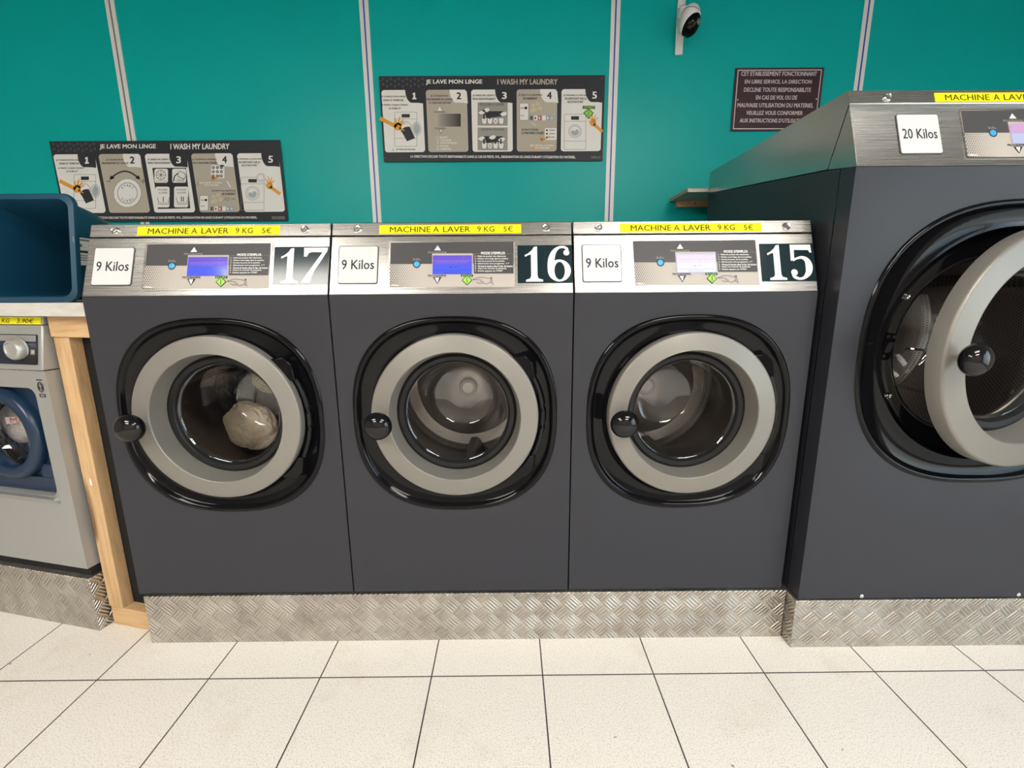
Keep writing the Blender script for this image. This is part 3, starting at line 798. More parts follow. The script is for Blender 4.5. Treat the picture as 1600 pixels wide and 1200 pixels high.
def open_door_scene(A, x, y, s):
    """towel going into an open drum"""
    icon_machine(A, x, y, x+140*s, y+218*s, False)
    A.disc(x+70*s, y+100*s, 38*s, 'white', 3)
    n = 24
    for cx, cy, rx, ry in ((x+68*s, y+98*s, 38*s, 40*s), (x+138*s, y+105*s, 28*s, 43*s)):
        o1 = [(cx+rx*cos(2*pi*i/n), cy+ry*sin(2*pi*i/n)) for i in range(n)]; i1 = [(cx+(rx-2.5)*cos(2*pi*i/n), cy+(ry-2.5)*sin(2*pi*i/n)) for i in range(n)]
        A.fill([o1, i1[::-1]], 'mgrey', 4)
    A.disc(x+138*s, y+105*s, 20*s, 'paleblue', 4, ry=34*s)
    A.fill([(x+40*s, y+115*s), (x+65*s, y+95*s), (x+95*s, y+92*s), (x+128*s, y+165*s), (x+78*s, y+185*s)], 'charcoal', 5)
    icon_hand(A, x+22*s, y+92*s, s*1.0, 1, 6)
def notes(A, x, y, s):
    for dx, dy in ((0, 12), (30, 0), (12, 38), (46, 30), (-8, 46)):
        A.disc(x+dx*s, y+dy*s, 12*s, 'cream', 3, 12)
        A.disc(x+dx*s, y+dy*s, 6*s, 'beige', 4, 10)
    for i, m_ in enumerate(('mgrey', 'white', 'red', 'white', 'midblue', 'midblue')):
        A.rect(x+(i*27-22)*s, y+78*s, x+(i*27+2)*s, y+108*s, m_, 3)
        A.rect(x+(i*27-16)*s, y+86*s, x+(i*27-8)*s, y+102*s, 'charcoal' if i < 2 else 'white', 4)
def warn(A, x, y, s, m_='ink'):
    A.line([(x, y+s), (x+s/2, y), (x+s, y+s)], 2.5, m_, 3, True)

def poster(which):
    if which == 2:
        tl, tr, br, bl = (90, 62), (1495, 58), (1480, 585), (120, 600); w, h, ox, oz = 1.108, .389, -.461, 1.804
    else:
        tl, tr, br, bl = (68, 42), (1500, 40), (1552, 538), (167, 545); w, h, ox, oz = 1.151, .385, -2.126, 1.524
    y_f = WY-.0075
    A = sheet(tl, tr, br, bl, w, h, (Vector((ox, y_f, oz)), SU, Vector((0, 0, 1)), Vector((0, -1, 0))), 'charcoal')
    def px(fx, fy):   # fractions of the sheet -> sheet units
        l_ = tl[0]+(bl[0]-tl[0])*fy; r_ = tr[0]+(br[0]-tr[0])*fy
        return l_+(r_-l_)*fx, tl[1]+(bl[1]-tl[1])*fy+(tr[1]-tl[1]+(br[1]-bl[1]-tr[1]+tl[1])*fy)*fx
    # hatch pattern in the header corner
    for i in range(11):
        for j in range(2):
            a = px(.012+i*.0175, .016+j*.06+(.022 if i % 2 else 0)); A.rect(a[0], a[1], a[0]+15, a[1]+17, 'hatch', 1, 4)
    # panels
    cells = [(.008, .190), (.205, .387), (.406, .589), (.608, .789), (.808, .990)]
    y0, y1 = .158, .885
    tlw = []
    for i, (a, b_) in enumerate(cells):
        m_ = 'beige' if i in (1, 3) else 'white'
        P_ = []
        rad = 18
        for fx, fy, a0 in ((b_, y0, -90), (b_, y1, 0), (a, y1, 90), (a, y0, 180)):
            X, Y = px(fx, fy)
            sx = -1 if fx == b_ else 1; sy = 1 if fy == y0 else -1
            for q in range(7):
                an = radians(a0+90*q/6); P_.append((X+sx*rad+rad*cos(an), Y+sy*rad+rad*sin(an)))
        A.fill(P_, m_, 1)
        # numbered corner tab
        X, Y = px(b_, y0); tabm = 'charcoal' if m_ == 'white' else 'white'
        xl, _ = px(b_-.077, y0)
        tab = [(X+1, Y), (X+6, Y+84)]+[(X-22, Y+80)]+[(X-(X-xl)*(.55+.45*sin(radians(q*15))), Y+82-84*(1-cos(radians(q*15)))*.98) for q in range(1, 7)]
        if m_ != 'white': tab[0] = (X-14, Y); tab.insert(1, (X, Y+16))
        A.fill(tab, tabm, 2)
        nx = xl+(X-xl)*.42
        cm = 'white' if tabm == 'charcoal' else 'charcoal'
        if i: A.text(str(i+1), nx, Y+17, nx+26, Y+58, cm, 3, .03)
        else: A.fill([(nx, Y+24), (nx+9, Y+17), (nx+17, Y+17), (nx+18, Y+49), (nx+25, Y+50), (nx+25, Y+58), (nx, Y+58), (nx, Y+50), (nx+6, Y+49), (nx+6, Y+27), (nx+1, Y+30)], cm, 3)
    T = lambda t, a, b_, c_, d, m_='ink', bo=.05, ly=3: A.text(t, a, b_, c_, d, m_, ly, min(bo, .05)*.6)
    if which == 2:
        T('JE LAVE MON LINGE', 382, 84, 730, 116, 'white', .06); T('I WASH MY LAUNDRY', 826, 82, 1198, 114, 'beige', .06)
        T('LA DIRECTION DECLINE TOUTE RESPONSABILITE DANS LE CAS DE PERTE, VOL, DEGRADATION DE LINGE DURANT L’UTILISATION DU MATERIEL.', 285, 556, 1312, 574, 'white', .05)
        T('SUPER LAV', 1410, 557, 1468, 571, 'mgrey', .03)
        T('JE CHARGE MON LINGE', 104, 182, 254, 194); T('DANS LE TAMBOUR', 118, 203, 242, 215)
        T('JE FERME CORRECTEMENT', 106, 234, 272, 246); T('LE HUBLOT', 152, 254, 226, 266)
        open_door_scene(A, 186, 282, 1.0)
        warn(A, 172, 514, 14); T('JE VIDE LES POCHES', 197, 515, 315, 527)
        T('JE CHOISIS MON', 412, 178, 518, 190); T('PROGRAMME DE LAVAGE', 386, 198, 548, 210); T('À L’AIDE DES FLÈCHES', 400, 217, 536, 231)
        A.fill([(452, 276), (482, 276), (467, 246)], 'white', 3); A.line([(452, 276), (467, 246), (482, 276)], 2, 'mgrey', 4, True)
        T('PROGRAMME', 432, 278, 502, 287, 'ink', .02)
        for i in range(16):
            A.rect(455+i*8.9, 293, 455+(i+1)*8.9, 373, 'printgrad%d' % i, 3)
        T('PROGRAMME', 438, 380, 506, 389, 'ink', .02)
        A.fill([(458, 391), (490, 391), (474, 420)], 'mgrey', 3); A.fill([(466, 394), (483, 394), (475, 412)], 'white', 4)
        for i, (t, wd) in enumerate((('1 - BLANC', 66), ('2 - COULEUR', 88), ('3 - SYNTHETIQUE', 122), ('4 - NYLON', 70), ('5 - LAINAGE', 86))):
            T(t, 450, 435+i*18.5, 450+wd, 447+i*18.5, 'white', .05)
        T('JE VERSE MA LESSIVE ET', 672, 175, 822, 188); T('MON ASSOUPLISSANT', 672, 195, 814, 208)
        for yy, t in ((222, 'POUDRE A LAVER'), (378, 'LESSIVE LIQUIDE')):
            A.rect(702, yy, 889, yy+145, 'grad2', 2); T(t, 718 if yy < 300 else 724, yy+6, 866, yy+21, 'ink', .0)
            A.fill([(740, yy+55), (860, yy+55), (872, yy+85), (760, yy+98)], 'charcoal', 3)
            for q in range(4):
                x = 728+q*35
                A.fill([(x, yy+98), (x+32, yy+98), (x+30, yy+130), (x+18, yy+137), (x+2, yy+130)], 'white', 4)
                A.line([(x, yy+98), (x+32, yy+98), (x+30, yy+130), (x+18, yy+137), (x+2, yy+130)], 2, 'ink', 5, True)
            for hx, hy in ((715, 52), (742, 38), (850, 62)) if yy < 300 else ((712, 60), (780, 52), (838, 66)):
                A.fill([(hx-10, yy+hy+14), (hx+4, yy+hy), (hx+26, yy+hy-6), (hx+38, yy+hy+8), (hx+26, yy+hy+22), (hx+8, yy+hy+26)], 'white', 5)
                A.line([(hx-10, yy+hy+14), (hx+4, yy+hy), (hx+26, yy+hy-6), (hx+38, yy+hy+8), (hx+26, yy+hy+22), (hx+8, yy+hy+26)], 2, 'ink', 6, True)
            for q in (0, 1) if yy < 300 else (0, 2, 3):
                x = 742+q*35; A.line([(x, yy+72), (x, yy+104)], 9, 'charcoal', 6)
            q = 2 if yy < 300 else 1
            A.line([(731+q*35, yy+101), (756+q*35, yy+132)], 2, 'ink', 6); A.line([(757+q*35, yy+101), (731+q*35, yy+132)], 2, 'ink', 6)
        T('JE PAIE À LA CENTRALE', 956, 171, 1104, 185); T('DE PAIEMENT', 986, 193, 1073, 205)
        A.rect(962, 226, 1020, 334, 'white', 2, 10); A.box_line(962, 226, 1020, 334, 2, 'ink', 3, 10)
        T('PRESSE', 968, 254, 990, 262, 'ink', .02); A.disc(1002, 257, 9, 'ink', 3); T('BOUTON', 970, 300, 990, 308, 'ink', .02)
        notes(A, 1047, 230, .95)
        A.line([(1036, 347), (1066, 366)], 8, 'cream', 3)
        T('JE SELECTIONNE', 976, 386, 1078, 400); T('LA MACHINE UTILISEE', 976, 405, 1112, 419)
        A.rect(1120, 381, 1194, 455, 'white', 2, 8)
        for q in range(3):
            A.disc(1133, 395+q*22, 6, 'ink', 3, 10); T('NUMERO', 1148, 390+q*22, 1184, 399+q*22, 'ink', .02)
        icon_hand(A, 1102, 456, .42, -1)
        warn(A, 994, 484, 24, 'orange'); T('BIEN VÉRIFIER LE NUMÉRO', 1030, 484, 1176, 496, 'white', .04); T('DE LA MACHINE', 1060, 501, 1150, 512, 'white', .04)
        A.line([(1092, 490), (1040, 516)], 8, 'orange', 3)
        T('JE DÉMARRE LA MACHINE', 1236, 173, 1390, 186); T('EN APPUYANT SUR LE', 1246, 193, 1378, 206); T('BOUTON START', 1262, 213, 1360, 226)
        icon_machine(A, 1240, 294, 1376, 516)
        A.rect(1355, 243, 1432, 263, 'dgreen', 3); T('START', 1364, 246, 1424, 260, 'green', .04, 4)
        A.fill([(1358, 288), (1392, 258), (1425, 288), (1392, 326)], 'dgreen', 4); A.fill([(1366, 288), (1392, 266), (1417, 288), (1392, 317)], 'green', 5); A.line([(1392, 272), (1392, 312)], 3, 'dgreen', 6)
        A.line([(1478, 404), (1425, 356)], [20, 18], 'orange', 3); A.disc(1420, 348, 20, 'orange', 3)
        for a, l_ in ((-165, 30), (-125, 46), (-100, 55), (-75, 50), (-48, 42)):
            A.line([(1422+10*cos(radians(a)), 345+10*sin(radians(a))), (1422+l_*cos(radians(a)), 345+l_*sin(radians(a)))], [9, 4], 'orange', 4)
        scr = ((102, 92), (1478, 76), (130, 573))
    else:
        T('JE LAVE MON LINGE', 383, 62, 730, 95, 'white', .06); T('I WASH MY LAUNDRY', 822, 61, 1186, 94, 'white', .06)
        T('LA DIRECTION DECLINE TOUTE RESPONSABILITE DANS LE CAS DE PERTE, VOL, DEGRADATION DE LINGE DURANT L’UTILISATION DU MATERIEL.', 330, 510, 1362, 526, 'white', .05)
        A.rect(1452, 510, 1532, 528, 'mgrey', 2); T('SUPER LAV', 1457, 513, 1527, 525, 'charcoal', .03)
        T('JE CHARGE MON LINGE', 114, 152, 266, 163); T('DANS LE TAMBOUR.', 132, 172, 256, 183)
        T('JE FERME CORRECTEMENT', 124, 202, 288, 212); T('LE HUBLOT', 176, 221, 246, 231)
        open_door_scene(A, 222, 245, .98)
        T('JE CHOISIS MON', 424, 151, 528, 162); T('PROGRAMME DE LAVAGE', 398, 171, 560, 182)
        arc = [(452+(i/14)*172, 268-42*sin(pi*i/14)) for i in range(15)]
        A.line(arc, 9, 'ink', 3); A.fill([(444, 280), (450, 252), (476, 268)], 'ink', 3); A.fill([(634, 280), (626, 252), (602, 268)], 'ink', 3)
        A.line([(426, 288), (450, 288)], 4, 'ink', 3); A.line([(638, 288), (664, 288)], 3, 'ink', 3); A.line([(651, 273), (651, 303)], 3, 'ink', 3)
        n = 120; A.fill([(555+(85+2.5*sin(i*pi*2*18/n))*cos(2*pi*i/n), 362+(90+2.5*sin(i*pi*2*18/n))*sin(2*pi*i/n)) for i in range(n)], 'white', 3)
        for r0, r1 in ((87, 84.5), (63, 59)):
            o1 = [(555+r0*cos(2*pi*i/48), 362+r0*1.05*sin(2*pi*i/48)) for i in range(48)]; i1 = [(555+r1*cos(2*pi*i/48), 362+r1*1.05*sin(2*pi*i/48)) for i in range(48)]
            A.fill([o1, i1[::-1]], 'mgrey', 4)
        for t_, (sx, sy), sgn in (('START', (0, 0), 1), ('START', (0, 0), -1)):
            for q, ch in enumerate(t_):
                an = radians((-90+(q-2)*22) if sgn > 0 else (90+(2-q)*22+180*0))
                cx, cy = 555+46*cos(an), 362+48*sin(an)
                V, Fc = text_mesh(ch, 0); xs = [p[0] for p in V]; mx = (min(xs)+max(xs))/2
                rot = an+pi/2 if sgn > 0 else an+pi/2
                if sgn < 0: rot = an+pi/2
                W_ = []
                for p in V:
                    lx, ly = (p[0]-mx)*21, -(p[1]-.35)*21
                    if sgn < 0: lx, ly = lx, ly
                    W_.append(A.mp(cx+lx*cos(rot)-ly*sin(rot), cy+lx*sin(rot)+ly*cos(rot)))
                A.raw(W_, Fc, 'ink', 5)
        T('JE VERSE MA LESSIVE ET', 680, 150, 826, 162); T('MON ASSOUPLISSANT', 682, 170, 822, 182)
        A.fill([(708, 206), (918, 206), (945, 458), (744, 462)], 'charcoal', 2)
        for x0, yy0, x1, yy1 in ((722, 212, 806, 298), (832, 212, 918, 298), (728, 322, 816, 452), (844, 322, 932, 452)):
            A.rect(x0, yy0, x1, yy1, 'white', 3, 12)
        for i in range(8):
            a = pi*i/4; A.line([(762, 250), (762+28*cos(a), 250+28*sin(a))], 2.5, 'ink', 4)
        A.line([(762+29*cos(2*pi*i/24), 250+29*sin(2*pi*i/24)) for i in range(24)], 3, 'ink', 4, True)
        T('ASSOUPLISSANT', 732, 284, 800, 293, 'ink', .0)
        A.fill([(866, 236), (880, 225), (912, 240), (918, 262), (905, 278), (868, 262)], 'mgrey', 4); A.fill([(870, 238), (882, 230), (908, 243), (914, 260), (903, 272), (872, 258)], 'white', 5)
        A.line([(840, 290), (846, 258), (868, 240)], 7, 'ink', 4); T('LESSIVE', 862, 276, 908, 284, 'ink', .0, 6); T('LIQUIDE', 862, 287, 908, 295, 'ink', .0, 6)
        for x, nb in ((772, 1), (888, 2)):
            T('POUDRE', x-28, 336, x+30, 347, 'ink', .0, 4); T('A LAVER', x-24, 354, x+30, 366, 'ink', .0, 4)
            A.line([(x-30, 390), (x-22, 432), (x+38, 432), (x+42, 388)], 3, 'ink', 4); A.line([(x-20, 412), (x-14, 424), (x+32, 424), (x+34, 410)], 2, 'ink', 4)
            for q in range(nb): A.rect(x+6+q*12-nb*3, 385, x+11+q*12-nb*3, 416, 'ink', 4)
        T('JE COMPOSE LE NUMÉRO', 956, 149, 1108, 162); T('DE LA MACHINE UTILISÉE', 960, 168, 1110, 182)
        A.rect(1073, 190, 1156, 272, 'white', 2, 8)
        for r in range(3):
            for q in range(3): A.disc(1087+q*25, 205+r*26, 9, 'ink', 3, 12); A.disc(1087+q*25, 205+r*26, 4, 'white', 4, 8)
        icon_hand(A, 1086, 274, .45, -1)
        warn(A, 978, 292, 22, 'brown'); T('BIEN VÉRIFIER LE NUMÉRO', 1002, 293, 1142, 303, 'white', .04); T('DE LA MACHINE', 1036, 309, 1118, 318, 'white', .04)
        A.line([(1172, 290), (1196, 328)], 7, 'white', 3)
        T('JE PAIE À LA CENTRALE', 1080, 342, 1226, 355); T('DE PAIEMENT', 1142, 362, 1226, 375)
        A.rect(1002, 376, 1058, 474, 'white', 2, 10); A.box_line(1002, 376, 1058, 474, 2, 'ink', 3, 10); T('PRESSE', 1010, 403, 1030, 411, 'ink', .02); A.disc(1042, 406, 8, 'ink', 3); T('BOUTON', 1012, 440, 1034, 448, 'ink', .02)
        notes(A, 1090, 375, .92); A.box_line(1160, 392, 1188, 408, 2, 'ink', 3); A.line([(1200, 400), (1222, 400)], 3, 'ink', 3)
        T('JE DÉMARRE LA MACHINE', 1232, 148, 1388, 160); T('EN APPUYANT SUR LE', 1246, 168, 1376, 180); T('BOUTON START', 1264, 187, 1362, 198)
        icon_machine(A, 1258, 264, 1404, 472)
        A.disc(1382, 268, 27, 'mgrey', 3); A.disc(1382, 268, 25, 'white', 4); A.disc(1382, 268, 19, 'mgrey', 5); A.disc(1382, 268, 17, 'white', 6)
        A.line([(1503, 370), (1440, 324)], [20, 18], 'orange', 3); A.disc(1436, 318, 20, 'orange', 3)
        for a, l_ in ((-165, 30), (-125, 48), (-100, 55), (-75, 52), (-48, 42)):
            A.line([(1438+10*cos(radians(a)), 315+10*sin(radians(a))), (1438+l_*cos(radians(a)), 315+l_*sin(radians(a)))], [9, 4], 'orange', 4)
        scr = ((75, 50), (785, 52), (1482, 50))
    for x, y in scr: A.disc(x, y, 5, 'brown' if which == 2 else 'ink', 4, 10)
    o = art_part('poster', A, .003, None, 'charcoal')
    return o
M['beige2'] = mat('grad_beige', (.36, .32, .26), .5); M['grad2'] = mat('grad_grey_a', (.34, .32, .29), .5); M['grad3'] = mat('grad_grey_b', (.20, .20, .19), .5)
for i in range(16):
    g = .42-.36*(i/15)**.7
    M['printgrad%d' % i] = mat('printed_grey_step', (g, g*.96, g*.88), .5, spec=.15)
M['dgreen'] = mat('dark_green_print', (.05, .13, .03), .5)
tag(poster(1), 'washing instruction poster with a round START dial, left, partly behind the blue bin', 'poster', 'laundry instruction posters')
tag(poster(2), 'washing instruction poster with green START arrow, on the wall above machine 16', 'poster', 'laundry instruction posters')

# maroon notice
A = sheet((235, 100), (1510, 92), (1435, 1000), (150, 1015), .436, .284, (Vector((1.287, WY-.0045, 1.939)), SU, Vector((0, 0, 1)), Vector((0, -1, 0))), 'maroon')
def pq(fx, fy): return 235+(150-235)*fy+(1275+10*fy)*fx, 100+(915)*fy-8*fx
fr_o = [pq(.025, .03), pq(.975, .03), pq(.975, .97), pq(.025, .97)]; fr_i = [pq(.035, .046), pq(.965, .046), pq(.965, .954), pq(.035, .954)]
A.fill([fr_o, fr_i[::-1]], 'pinkish', 1)
for t, a, b_, c_, d in (('CET ETABLISSEMENT FONCTIONNANT', 315, 152, 1408, 212), ('EN LIBRE SERVICE, LA DIRECTION', 362, 268, 1335, 330), ('DECLINE TOUTE RESPONSABILITE', 348, 380, 1326, 440),
                        ('EN CAS DE VOL OU DE', 522, 492, 1128, 552), ('MAUVAISE UTILISATION DU MATERIEL', 252, 604, 1364, 664), ('VEUILLEZ VOUS CONFORMER', 388, 716, 1210, 774), ('AUX INSTRUCTIONS D’UTILISATION', 284, 828, 1262, 886)):
    A.text(t, a, b_, c_, d, 'pinkish', 1, .025, .16)
for p in (pq(.05, .5), pq(.95, .49)): A.disc(p[0], p[1], 11, 'pinkish', 2, 10)
tag(art_part('notice_sign', A, .003, None, 'maroon'), 'maroon engraved notice with pale lettering on the teal wall behind the big machine', 'sign')

# ------------------------------------------------------------------ security camera on the wall
e = tag(empty('security_camera', (1.0, WY, 2.29)), 'white dome security camera with black lower face, high on the teal wall', 'security camera')
k = MB(); k.box(-.016, .021, -.012, 0, -.01, .30); bk = k.build('mounting_strip', 'pvc', e, bevel=.003)
k = MB(); k.box(-.018, .03, -.045, -.012, .10, .185); k.build('bracket', 'pvc', e, bevel=.008)
k = MB(); k.ellipsoid((0, 0, 0), .046, .048, .066, 36, 24)
b0 = k.build('camera_body', 'pvc', e, loc=(.016, -.090, .098), sharp=180); b0.rotation_euler = (0, radians(16), 0)
k = MB(); q = (1-(.030/.066)**2)**.5
k.loft([[(.046*q*1.012*cos(2*pi*i/36), .048*q*1.012*sin(2*pi*i/36), .030+dz) for i in range(36)] for dz in (-.0012, .0012)], True)
k.build('body_seam', 'ink', b0)
k = MB(); k.ellipsoid((.008, -.005, -.016), .0425, .0465, .0565, 36, 24)
hd = k.build('camera_face', 'black', b0, sharp=180); hd['label'] = 'glossy black camera face'
k = MB(); k.lathe([(.0125, .004), (.0125, -.003), (.009, -.005), (.008, -.001), (.0005, -.002)], n=24)
ln = k.build('lens', 'drum', b0, loc=(.034, -.040, -.018)); ln.rotation_euler = (radians(-15), 0, radians(38))
k = MB(); k.tube([(.014, -.03, .17), (.012, -.012, .26), (.012, -.006, .655)], .003, 8); k.build('cable', 'pvc', e)

# ------------------------------------------------------------------ shelf on the wall behind the big machine
e = tag(empty('wall_shelf', (1.004, WY, 1.58)), 'chipboard shelf on a timber batten, between the wall and the big machine', 'shelf')
k = MB(); k.mi = 0; k.box(.002, 1.25, -.24, 0, .027, .041); k.mi = 1; k.box(0, .002, -.24, 0, .027, .043); k.box(.002, 1.25, -.24, 0, .041, .043)
k.build('shelf_board', ['board', 'osb'], e)
k = MB(); k.box(.03, 1.25, -.035, 0, -.004, .0265); k.mi = 1; k.prism([(.004*cos(i*pi/4), .004*sin(i*pi/4)) for i in range(8)], -.0352, -.035, lambda a, b_, t: (.12+a, t, .012+b_))
q = k.build('batten', ['pine_x', 'ink'], e); q['label'] = 'pine batten screwed to the wall'

# ------------------------------------------------------------------ timber frame and worktop at the left
loc = tuple(TL0)
fe = tag(empty('timber_frame', loc, TH), 'raw pine timber frame between the silver washer and machine 17', 'timber frame')
simple_box('post', 'pine_z', (.005, .066, .040, .0795, .0705, 1.029), fe, bevel=.002)
simple_box('bottom_rail', 'pine_x', (.012, .206, .0395, .080, 0, .070), fe, bevel=.002)
q = simple_box('gap_shade_sheet', 'void', (.0008, .196, .0805, .086, .0005, 1.094), fe); q['label'] = 'added black sheet standing in for the shade behind the post'  # added sheet; its black stands in for the shade in the gap
simple_box('top_rail', 'pine_x', (.004, .17, .035, .08, 1.0295, 1.0945), fe, bevel=.002)
k = MB(); k.prism([(-.6, .0), (.0, .0), (.003, -.006), (.010, -.004), (.010, .008), (.004, .006), (-.02, .003)], 0, .001, lambda a, b_, t: (a*.02+.036, .0398-t, .565+b_*3)) if 0 else None
k.prism([(.034, .535), (.043, .534), (.041, .548), (.037, .560), (.035, .552)], .0392, .0398, lambda a, b_, t: (a, t, b_))
q = k.build('splinter_mark', 'white', fe); q['label'] = 'pale chipped spot on the post'
# worktop, cut off at machine 17's side
k = MB()
def tp(t_, n_): p = TL0+tdir*t_+ndir*n_; return (p.x, p.y)
xr = -1.0755
def at_x(n_):   # point on the line offset n_ at x = xr
    t_ = (xr-(TL0+ndir*n_).x)/tdir.x; p = TL0+ndir*n_+tdir*t_; return (p.x, p.y)
pl = [tp(-1.6, 0), at_x(0), at_x(.75), tp(-1.6, .75)]
k.prism(pl, 1.0955, 1.1355, lambda a, b_, t: (a, b_, t))
tag(k.build('worktop', 'board', bevel=.002), 'pale grey laminate worktop above the silver washer, left of machine 17', 'worktop')

# ------------------------------------------------------------------ silver washer at far left
se = tag(empty('washing_machine', tuple(TL0+Vector((0, 0, .203))), TH), 'silver grey washer with navy porthole door at the far left', 'washing machine')
Z = lambda z: z-.203
WS = .595; X0 = -.01-WS; X1 = -.008; cd = .30-.0
dc = (-.263, Z(.70))
cav = (X0+.055, -.068, Z(.497), Z(.868))
k = MB()   # front with rounded cut-out
NAo = NA
cxm = (cav[0]+cav[1])/2; czm = (cav[2]+cav[3])/2
def rrloop(x0, x1, z0, z1, r, y):
    P_ = rr(x0, z0, x1, z1, r, 23); return [(a, y, b_) for a, b_ in P_]
o1 = rrloop(cav[0], cav[1], cav[2], cav[3], .03, .008); o2 = rrloop(cav[0]-.002, cav[1]+.002, cav[2]-.012, cav[3]+.006, .035, .002)
out = []
for a, y, b_ in o1:
    out.append((a, y, b_))
L3 = [(X1-.0 if a > cxm else X0, .008, b_) for a, y, b_ in o1]
rl = []
N4 = len(o1)
# outer rectangle matched by corner quadrants
quad = N4//4
for i in range(N4):
    qd, f = divmod(i, quad); f = f/(quad-1)
    cx_, cz_ = [(X1, Z(.236)), (X1, Z(.925)), (X0, Z(.925)), (X0, Z(.236))][qd]
    if qd == 0: p = (cx_, cz_) if f > .5 else (cx_-(1-f*2)*.0, cz_)
    p = (cx_, cz_)
    rl.append((p[0], .008, p[1]))
k.loft([rrloop(cav[0]+.006, cav[1]-.006, cav[2]+.004, cav[3]-.006, .028, .035), o1, rl], False)
k.box(X0, X1, .0081, .62, Z(.236), Z(.237)); 
for x in (X0, X1): k.face([k.v((x, .008, Z(.236))), k.v((x, .008, Z(.925))), k.v((x, .62, Z(.925))), k.v((x, .62, Z(.236)))])
k.face([k.v((X0, .62, Z(.236))), k.v((X1, .62, Z(.236))), k.v((X1, .62, Z(.925))), k.v((X0, .62, Z(.925)))])
bmesh.ops.remove_doubles(k.bm, verts=k.bm.verts, dist=1e-5)
cb = k.build('cabinet', 'silverm', se); cb['label'] = 'silver grey painted cabinet'
k = MB(); k.prism(rr(cav[0]-.01, 0, cav[1]+.006, .022, .008), 0, .02, lambda a, b_, t: (a, .008-t*(.3+.7*(b_/.022)), cav[2]-.024+b_)); k.build('lower_lip', 'silverm', cb)
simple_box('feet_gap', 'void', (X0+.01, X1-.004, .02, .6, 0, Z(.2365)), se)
k = MB(); k.prism([(.002, Z(.927)), (.026, Z(1.066)), (.60, Z(1.066)), (.60, Z(.927))], X0, X1, lambda a, b_, t: (t, a, b_)); con = k.build('console', 'silverm', se, bevel=.004)
k = MB(); k.prism([(.028, Z(1.068)), (.033, Z(1.0935)), (.60, Z(1.0935)), (.60, Z(1.068))], X0, X1, lambda a, b_, t: (t, a, b_)); tc_ = k.build('top_cover', 'silverm', se, bevel=.002)
# its control panel
fV = Vector((0, .170, .9854)); fN = Vector((0, -.9854, .170))
A = sheet((0, 0), (100, 0), (100, 30), (0, 30), .40, .094, (Vector((0, .0045, Z(.945))), SU, fV, fN), 'navy2', umin=-.425)
A.rect(1, .8, 99, 7, 'mgrey', 1); A.rect(1, 8, 99, 11.5, 'navy', 1); A.rect(86, 12.5, 99, 29, 'blackm', 1)
A.rect(93.5, 15, 98, 20, 'mgrey', 2); A.rect(94.8, 16, 97.2, 18.5, 'lgrey', 3)
A.text('COMFORT', 91, 9, 97, 10.3, 'mgrey', 3, .0)
pn = art_part('control_panel', A, .002, se, 'navy2', r=.004)
k = MB()
kc = Vector((-.092, .0108, Z(.993)))
lo = []
for r, y in ((.0345, 0), (.0345, -.003), (.0315, -.004), (.0315, -.022), (.028, -.027), (.0225, -.0275), (.0215, -.025), (.015, -.0245), (.0005, -.0255)):
    lo.append([(kc.x+r*(1+(.02 if .028 < r < .033 and i % 2 else 0))*cos(2*pi*i/60), kc.y+y, kc.z+r*(1+(.02 if .028 < r < .033 and i % 2 else 0))*sin(2*pi*i/60)) for i in range(60)])
k.loft(lo, True, False, True); q = k.build('dial', 'satin', pn, sharp=40); q['label'] = 'knurled silver programme dial'
A = sheet((0, 0), (100, 0), (100, 8), (0, 8), .42, .0225, (Vector((0, .0275, Z(1.069))), SU, Vector((0, .2, .98)), Vector((0, -.98, .2))), 'yellow', umin=-.434)
A.text('MACHINE A LAVER', 8, 1.4, 48, 6.8, 'tapetext', 1, .006, .15); A.text('6 KG', 56, 1.4, 69, 6.8, 'tapetext', 1, .006, .15); A.text('3.90€', 76, 1.4, 93, 6.8, 'tapetext', 1, .006, .15)
q = art_part('price_strip', A, .0004, tc_, 'yellow'); q['label'] = 'yellow strip ending KG 3.90€'
# warning sticker
A = sheet((0, 0), (30, 0), (30, 60), (0, 60), .030, .058, (Vector((0, .0078, Z(.84))), SU, Vector((0, 0, 1)), Vector((0, -1, 0))), 'silverm', umin=-.054)
A.rect(3, 0, 27, 4, 'ink', 1); A.disc(15, 26, 13.5, 'ink', 1, 24, 18); A.disc(15, 15, 2.6, 'lgrey', 2, 10)
A.line([(8, 20), (15, 22), (22, 20)], 2.2, 'lgrey', 2); A.line([(15, 20), (15, 30)], 3, 'lgrey', 2); A.line([(11, 40), (15, 29), (19, 40)], 2.4, 'lgrey', 2)
A.rect(3, 48, 29, 60, 'ink', 1); A.rect(8, 51, 24, 53, 'lgrey', 2); A.rect(8, 55, 24, 57, 'lgrey', 2)
art_part('warning_sticker', A, .0003, se, 'silverm')
# navy cavity and door
k = MB()
k.loft([[(a, .036, b_) for a, b_ in rr(cav[0]+.004, cav[2]+.003, cav[1]-.004, cav[3]-.004, .028, 23)],
        [(dc[0]+.15*cos(radians(-90+q*360/96)), .036, dc[1]+.15*sin(radians(-90+q*360/96))) for q in range(96)],
        [(dc[0]+.13*cos(radians(-90+q*360/96)), .06, dc[1]+.13*sin(radians(-90+q*360/96))) for q in range(96)]], False)
k.box(cav[0]+.006, cav[1]-.006, .026, .036, cav[2]+.004, cav[2]+.055)
k.box(dc[0]+.11, cav[1]-.006, .028, .036, cav[2]+.055, Z(.60))
k.build('front_recess', 'navy', se)
k = MB(); k.lathe([(.115, .03), (.1155, -.0), (.120, -.006), (.135, -.010), (.150, -.008), (.157, -.001), (.160, .012), (.160, .030)], c=(dc[0], .012, dc[1]), n=96)
sd = k.build('door', 'navy', se, sharp=50); sd['label'] = 'navy blue porthole door ring'
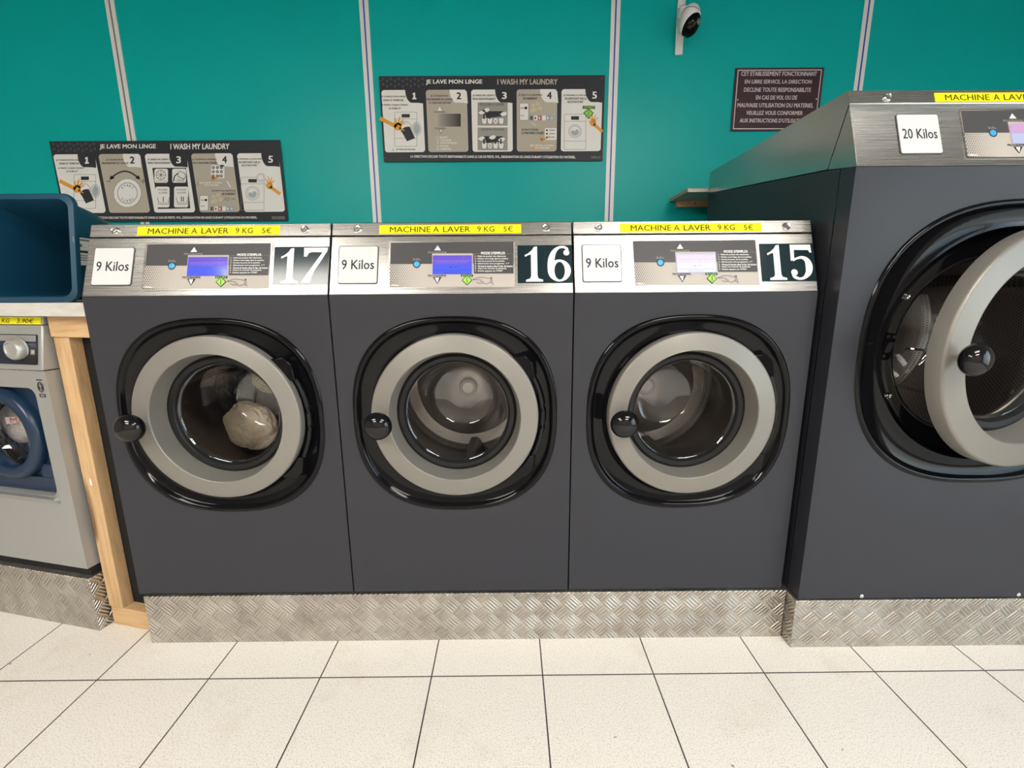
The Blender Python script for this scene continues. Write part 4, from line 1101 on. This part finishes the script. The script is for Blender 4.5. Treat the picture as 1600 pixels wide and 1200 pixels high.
k = MB(); k.lathe([(.117, .03), (.112, .042), (.095, .062), (.06, .070), (.0005, .072)], c=(dc[0], .0, dc[1]), n=64); k.build('door_glass', 'glass', sd)
k = MB(); k.lathe([(.13, .061), (.205, .070), (.215, .09), (.215, .40), (.0005, .42)], c=(dc[0], 0, dc[1]), n=64); k.build('drum', 'perf', se)
# plastic bag inside it
random.seed(21)
ph = [(random.uniform(2, 8), random.uniform(2, 8), random.uniform(0, 6), random.uniform(.005, .015)) for _ in range(10)]
k = MB(); k.ellipsoid((0, 0, 0), .084, .045, .088, 48, 32, lambda d: 1+sum(a*sin(p*d.x+q*d.z+r+2*d.y) for p, q, r, a in ph))
bp_ = TL0+tdir*(-.385)+ndir*.142
bagT = empty('plastic_bag', (bp_.x, bp_.y, .705), TH)
tag(bagT, 'crumpled white plastic bag with red letters inside the silver washer', 'bag')
k.build('bag_film', 'bag', bagT, sharp=180)
A = sheet((0, 0), (100, 0), (100, 30), (0, 30), .066, .024, (Vector((.057, -.049, .008))+Vector((.89, .46, 0))*-.033, Vector((.89, .46, 0)), Vector((0, 0, 1)), Vector((.46, -.89, 0))), 'bag')
A.text('MARK', 2, 3, 98, 27, 'red', 1, .02) if 0 else A.text('MA', 20, 3, 85, 27, 'red', 1, .02)
art_part('bag_print', A, .0003, bagT, 'bag')

# ------------------------------------------------------------------ blue bin lying on its side
k = MB()
def ringp(w, h, y0, tilt, zb, r, cx):   # rounded rectangle ring, lower edge at zb, leaning back
    return [(cx+a, y0+b_*sin(tilt), zb+b_*cos(tilt)) for a, b_ in rr(-w/2, 0, w/2, h, r, 8)]
bx = -1.334; TB = radians(9)
o_ = [ringp(.318, .330, .100, TB, 1.1365, .035, bx), ringp(.322, .334, .106, TB, 1.136, .036, bx), ringp(.320, .331, .115, TB, 1.1365, .036, bx),
      ringp(.300, .305, .117, TB, 1.145, .034, bx), ringp(.288, .290, .20, TB*.95, 1.143, .034, bx), ringp(.262, .25, .32, TB, 1.140, .032, bx), ringp(.235, .205, .47, TB, 1.1365, .03, bx)]
i_ = [ringp(.225, .195, .462, TB, 1.1415, .026, bx), ringp(.250, .238, .32, TB, 1.146, .028, bx), ringp(.272, .284, .16, TB, 1.152, .03, bx), ringp(.280, .290, .112, TB, 1.156, .03, bx), ringp(.290, .300, .1, TB, 1.152, .032, bx)]
k.loft(o_, True, False, True); k.loft([i_[0]]+i_[1:]+[o_[0]], True, True, False)
bn = tag(empty('storage_bin', (bx, .3, 1.136)), 'blue plastic bin lying on its side on the worktop at far left', 'bin')
def shift(kk, o): 
    for v_ in kk.bm.verts: v_.co -= Vector(o)
shift(k, (bx, .3, 1.136)); q = k.build('bin_shell', 'bin', bn, sharp=40)
k = MB(); A = sheet((0, 0), (30, 0), (30, 60), (0, 60), .07, .085, (Vector((.1555, -.172, .114)), Vector((-.09, .996, 0)), Vector((0, 0, 1)), Vector((.996, .09, 0))), 'white')
A.rect(2, 3, 26, 7, 'mgrey', 1); A.disc(9, 17, 4, 'mgrey', 1); A.rect(4, 28, 28, 33, 'ink', 1)
for y in (38, 43, 48): A.rect(4, y, 20, y+2, 'mgrey', 1)
A.disc(22, 40, 2.5, 'bluebtn', 1)
art_part('bin_sticker', A, .0004, bn, 'white')
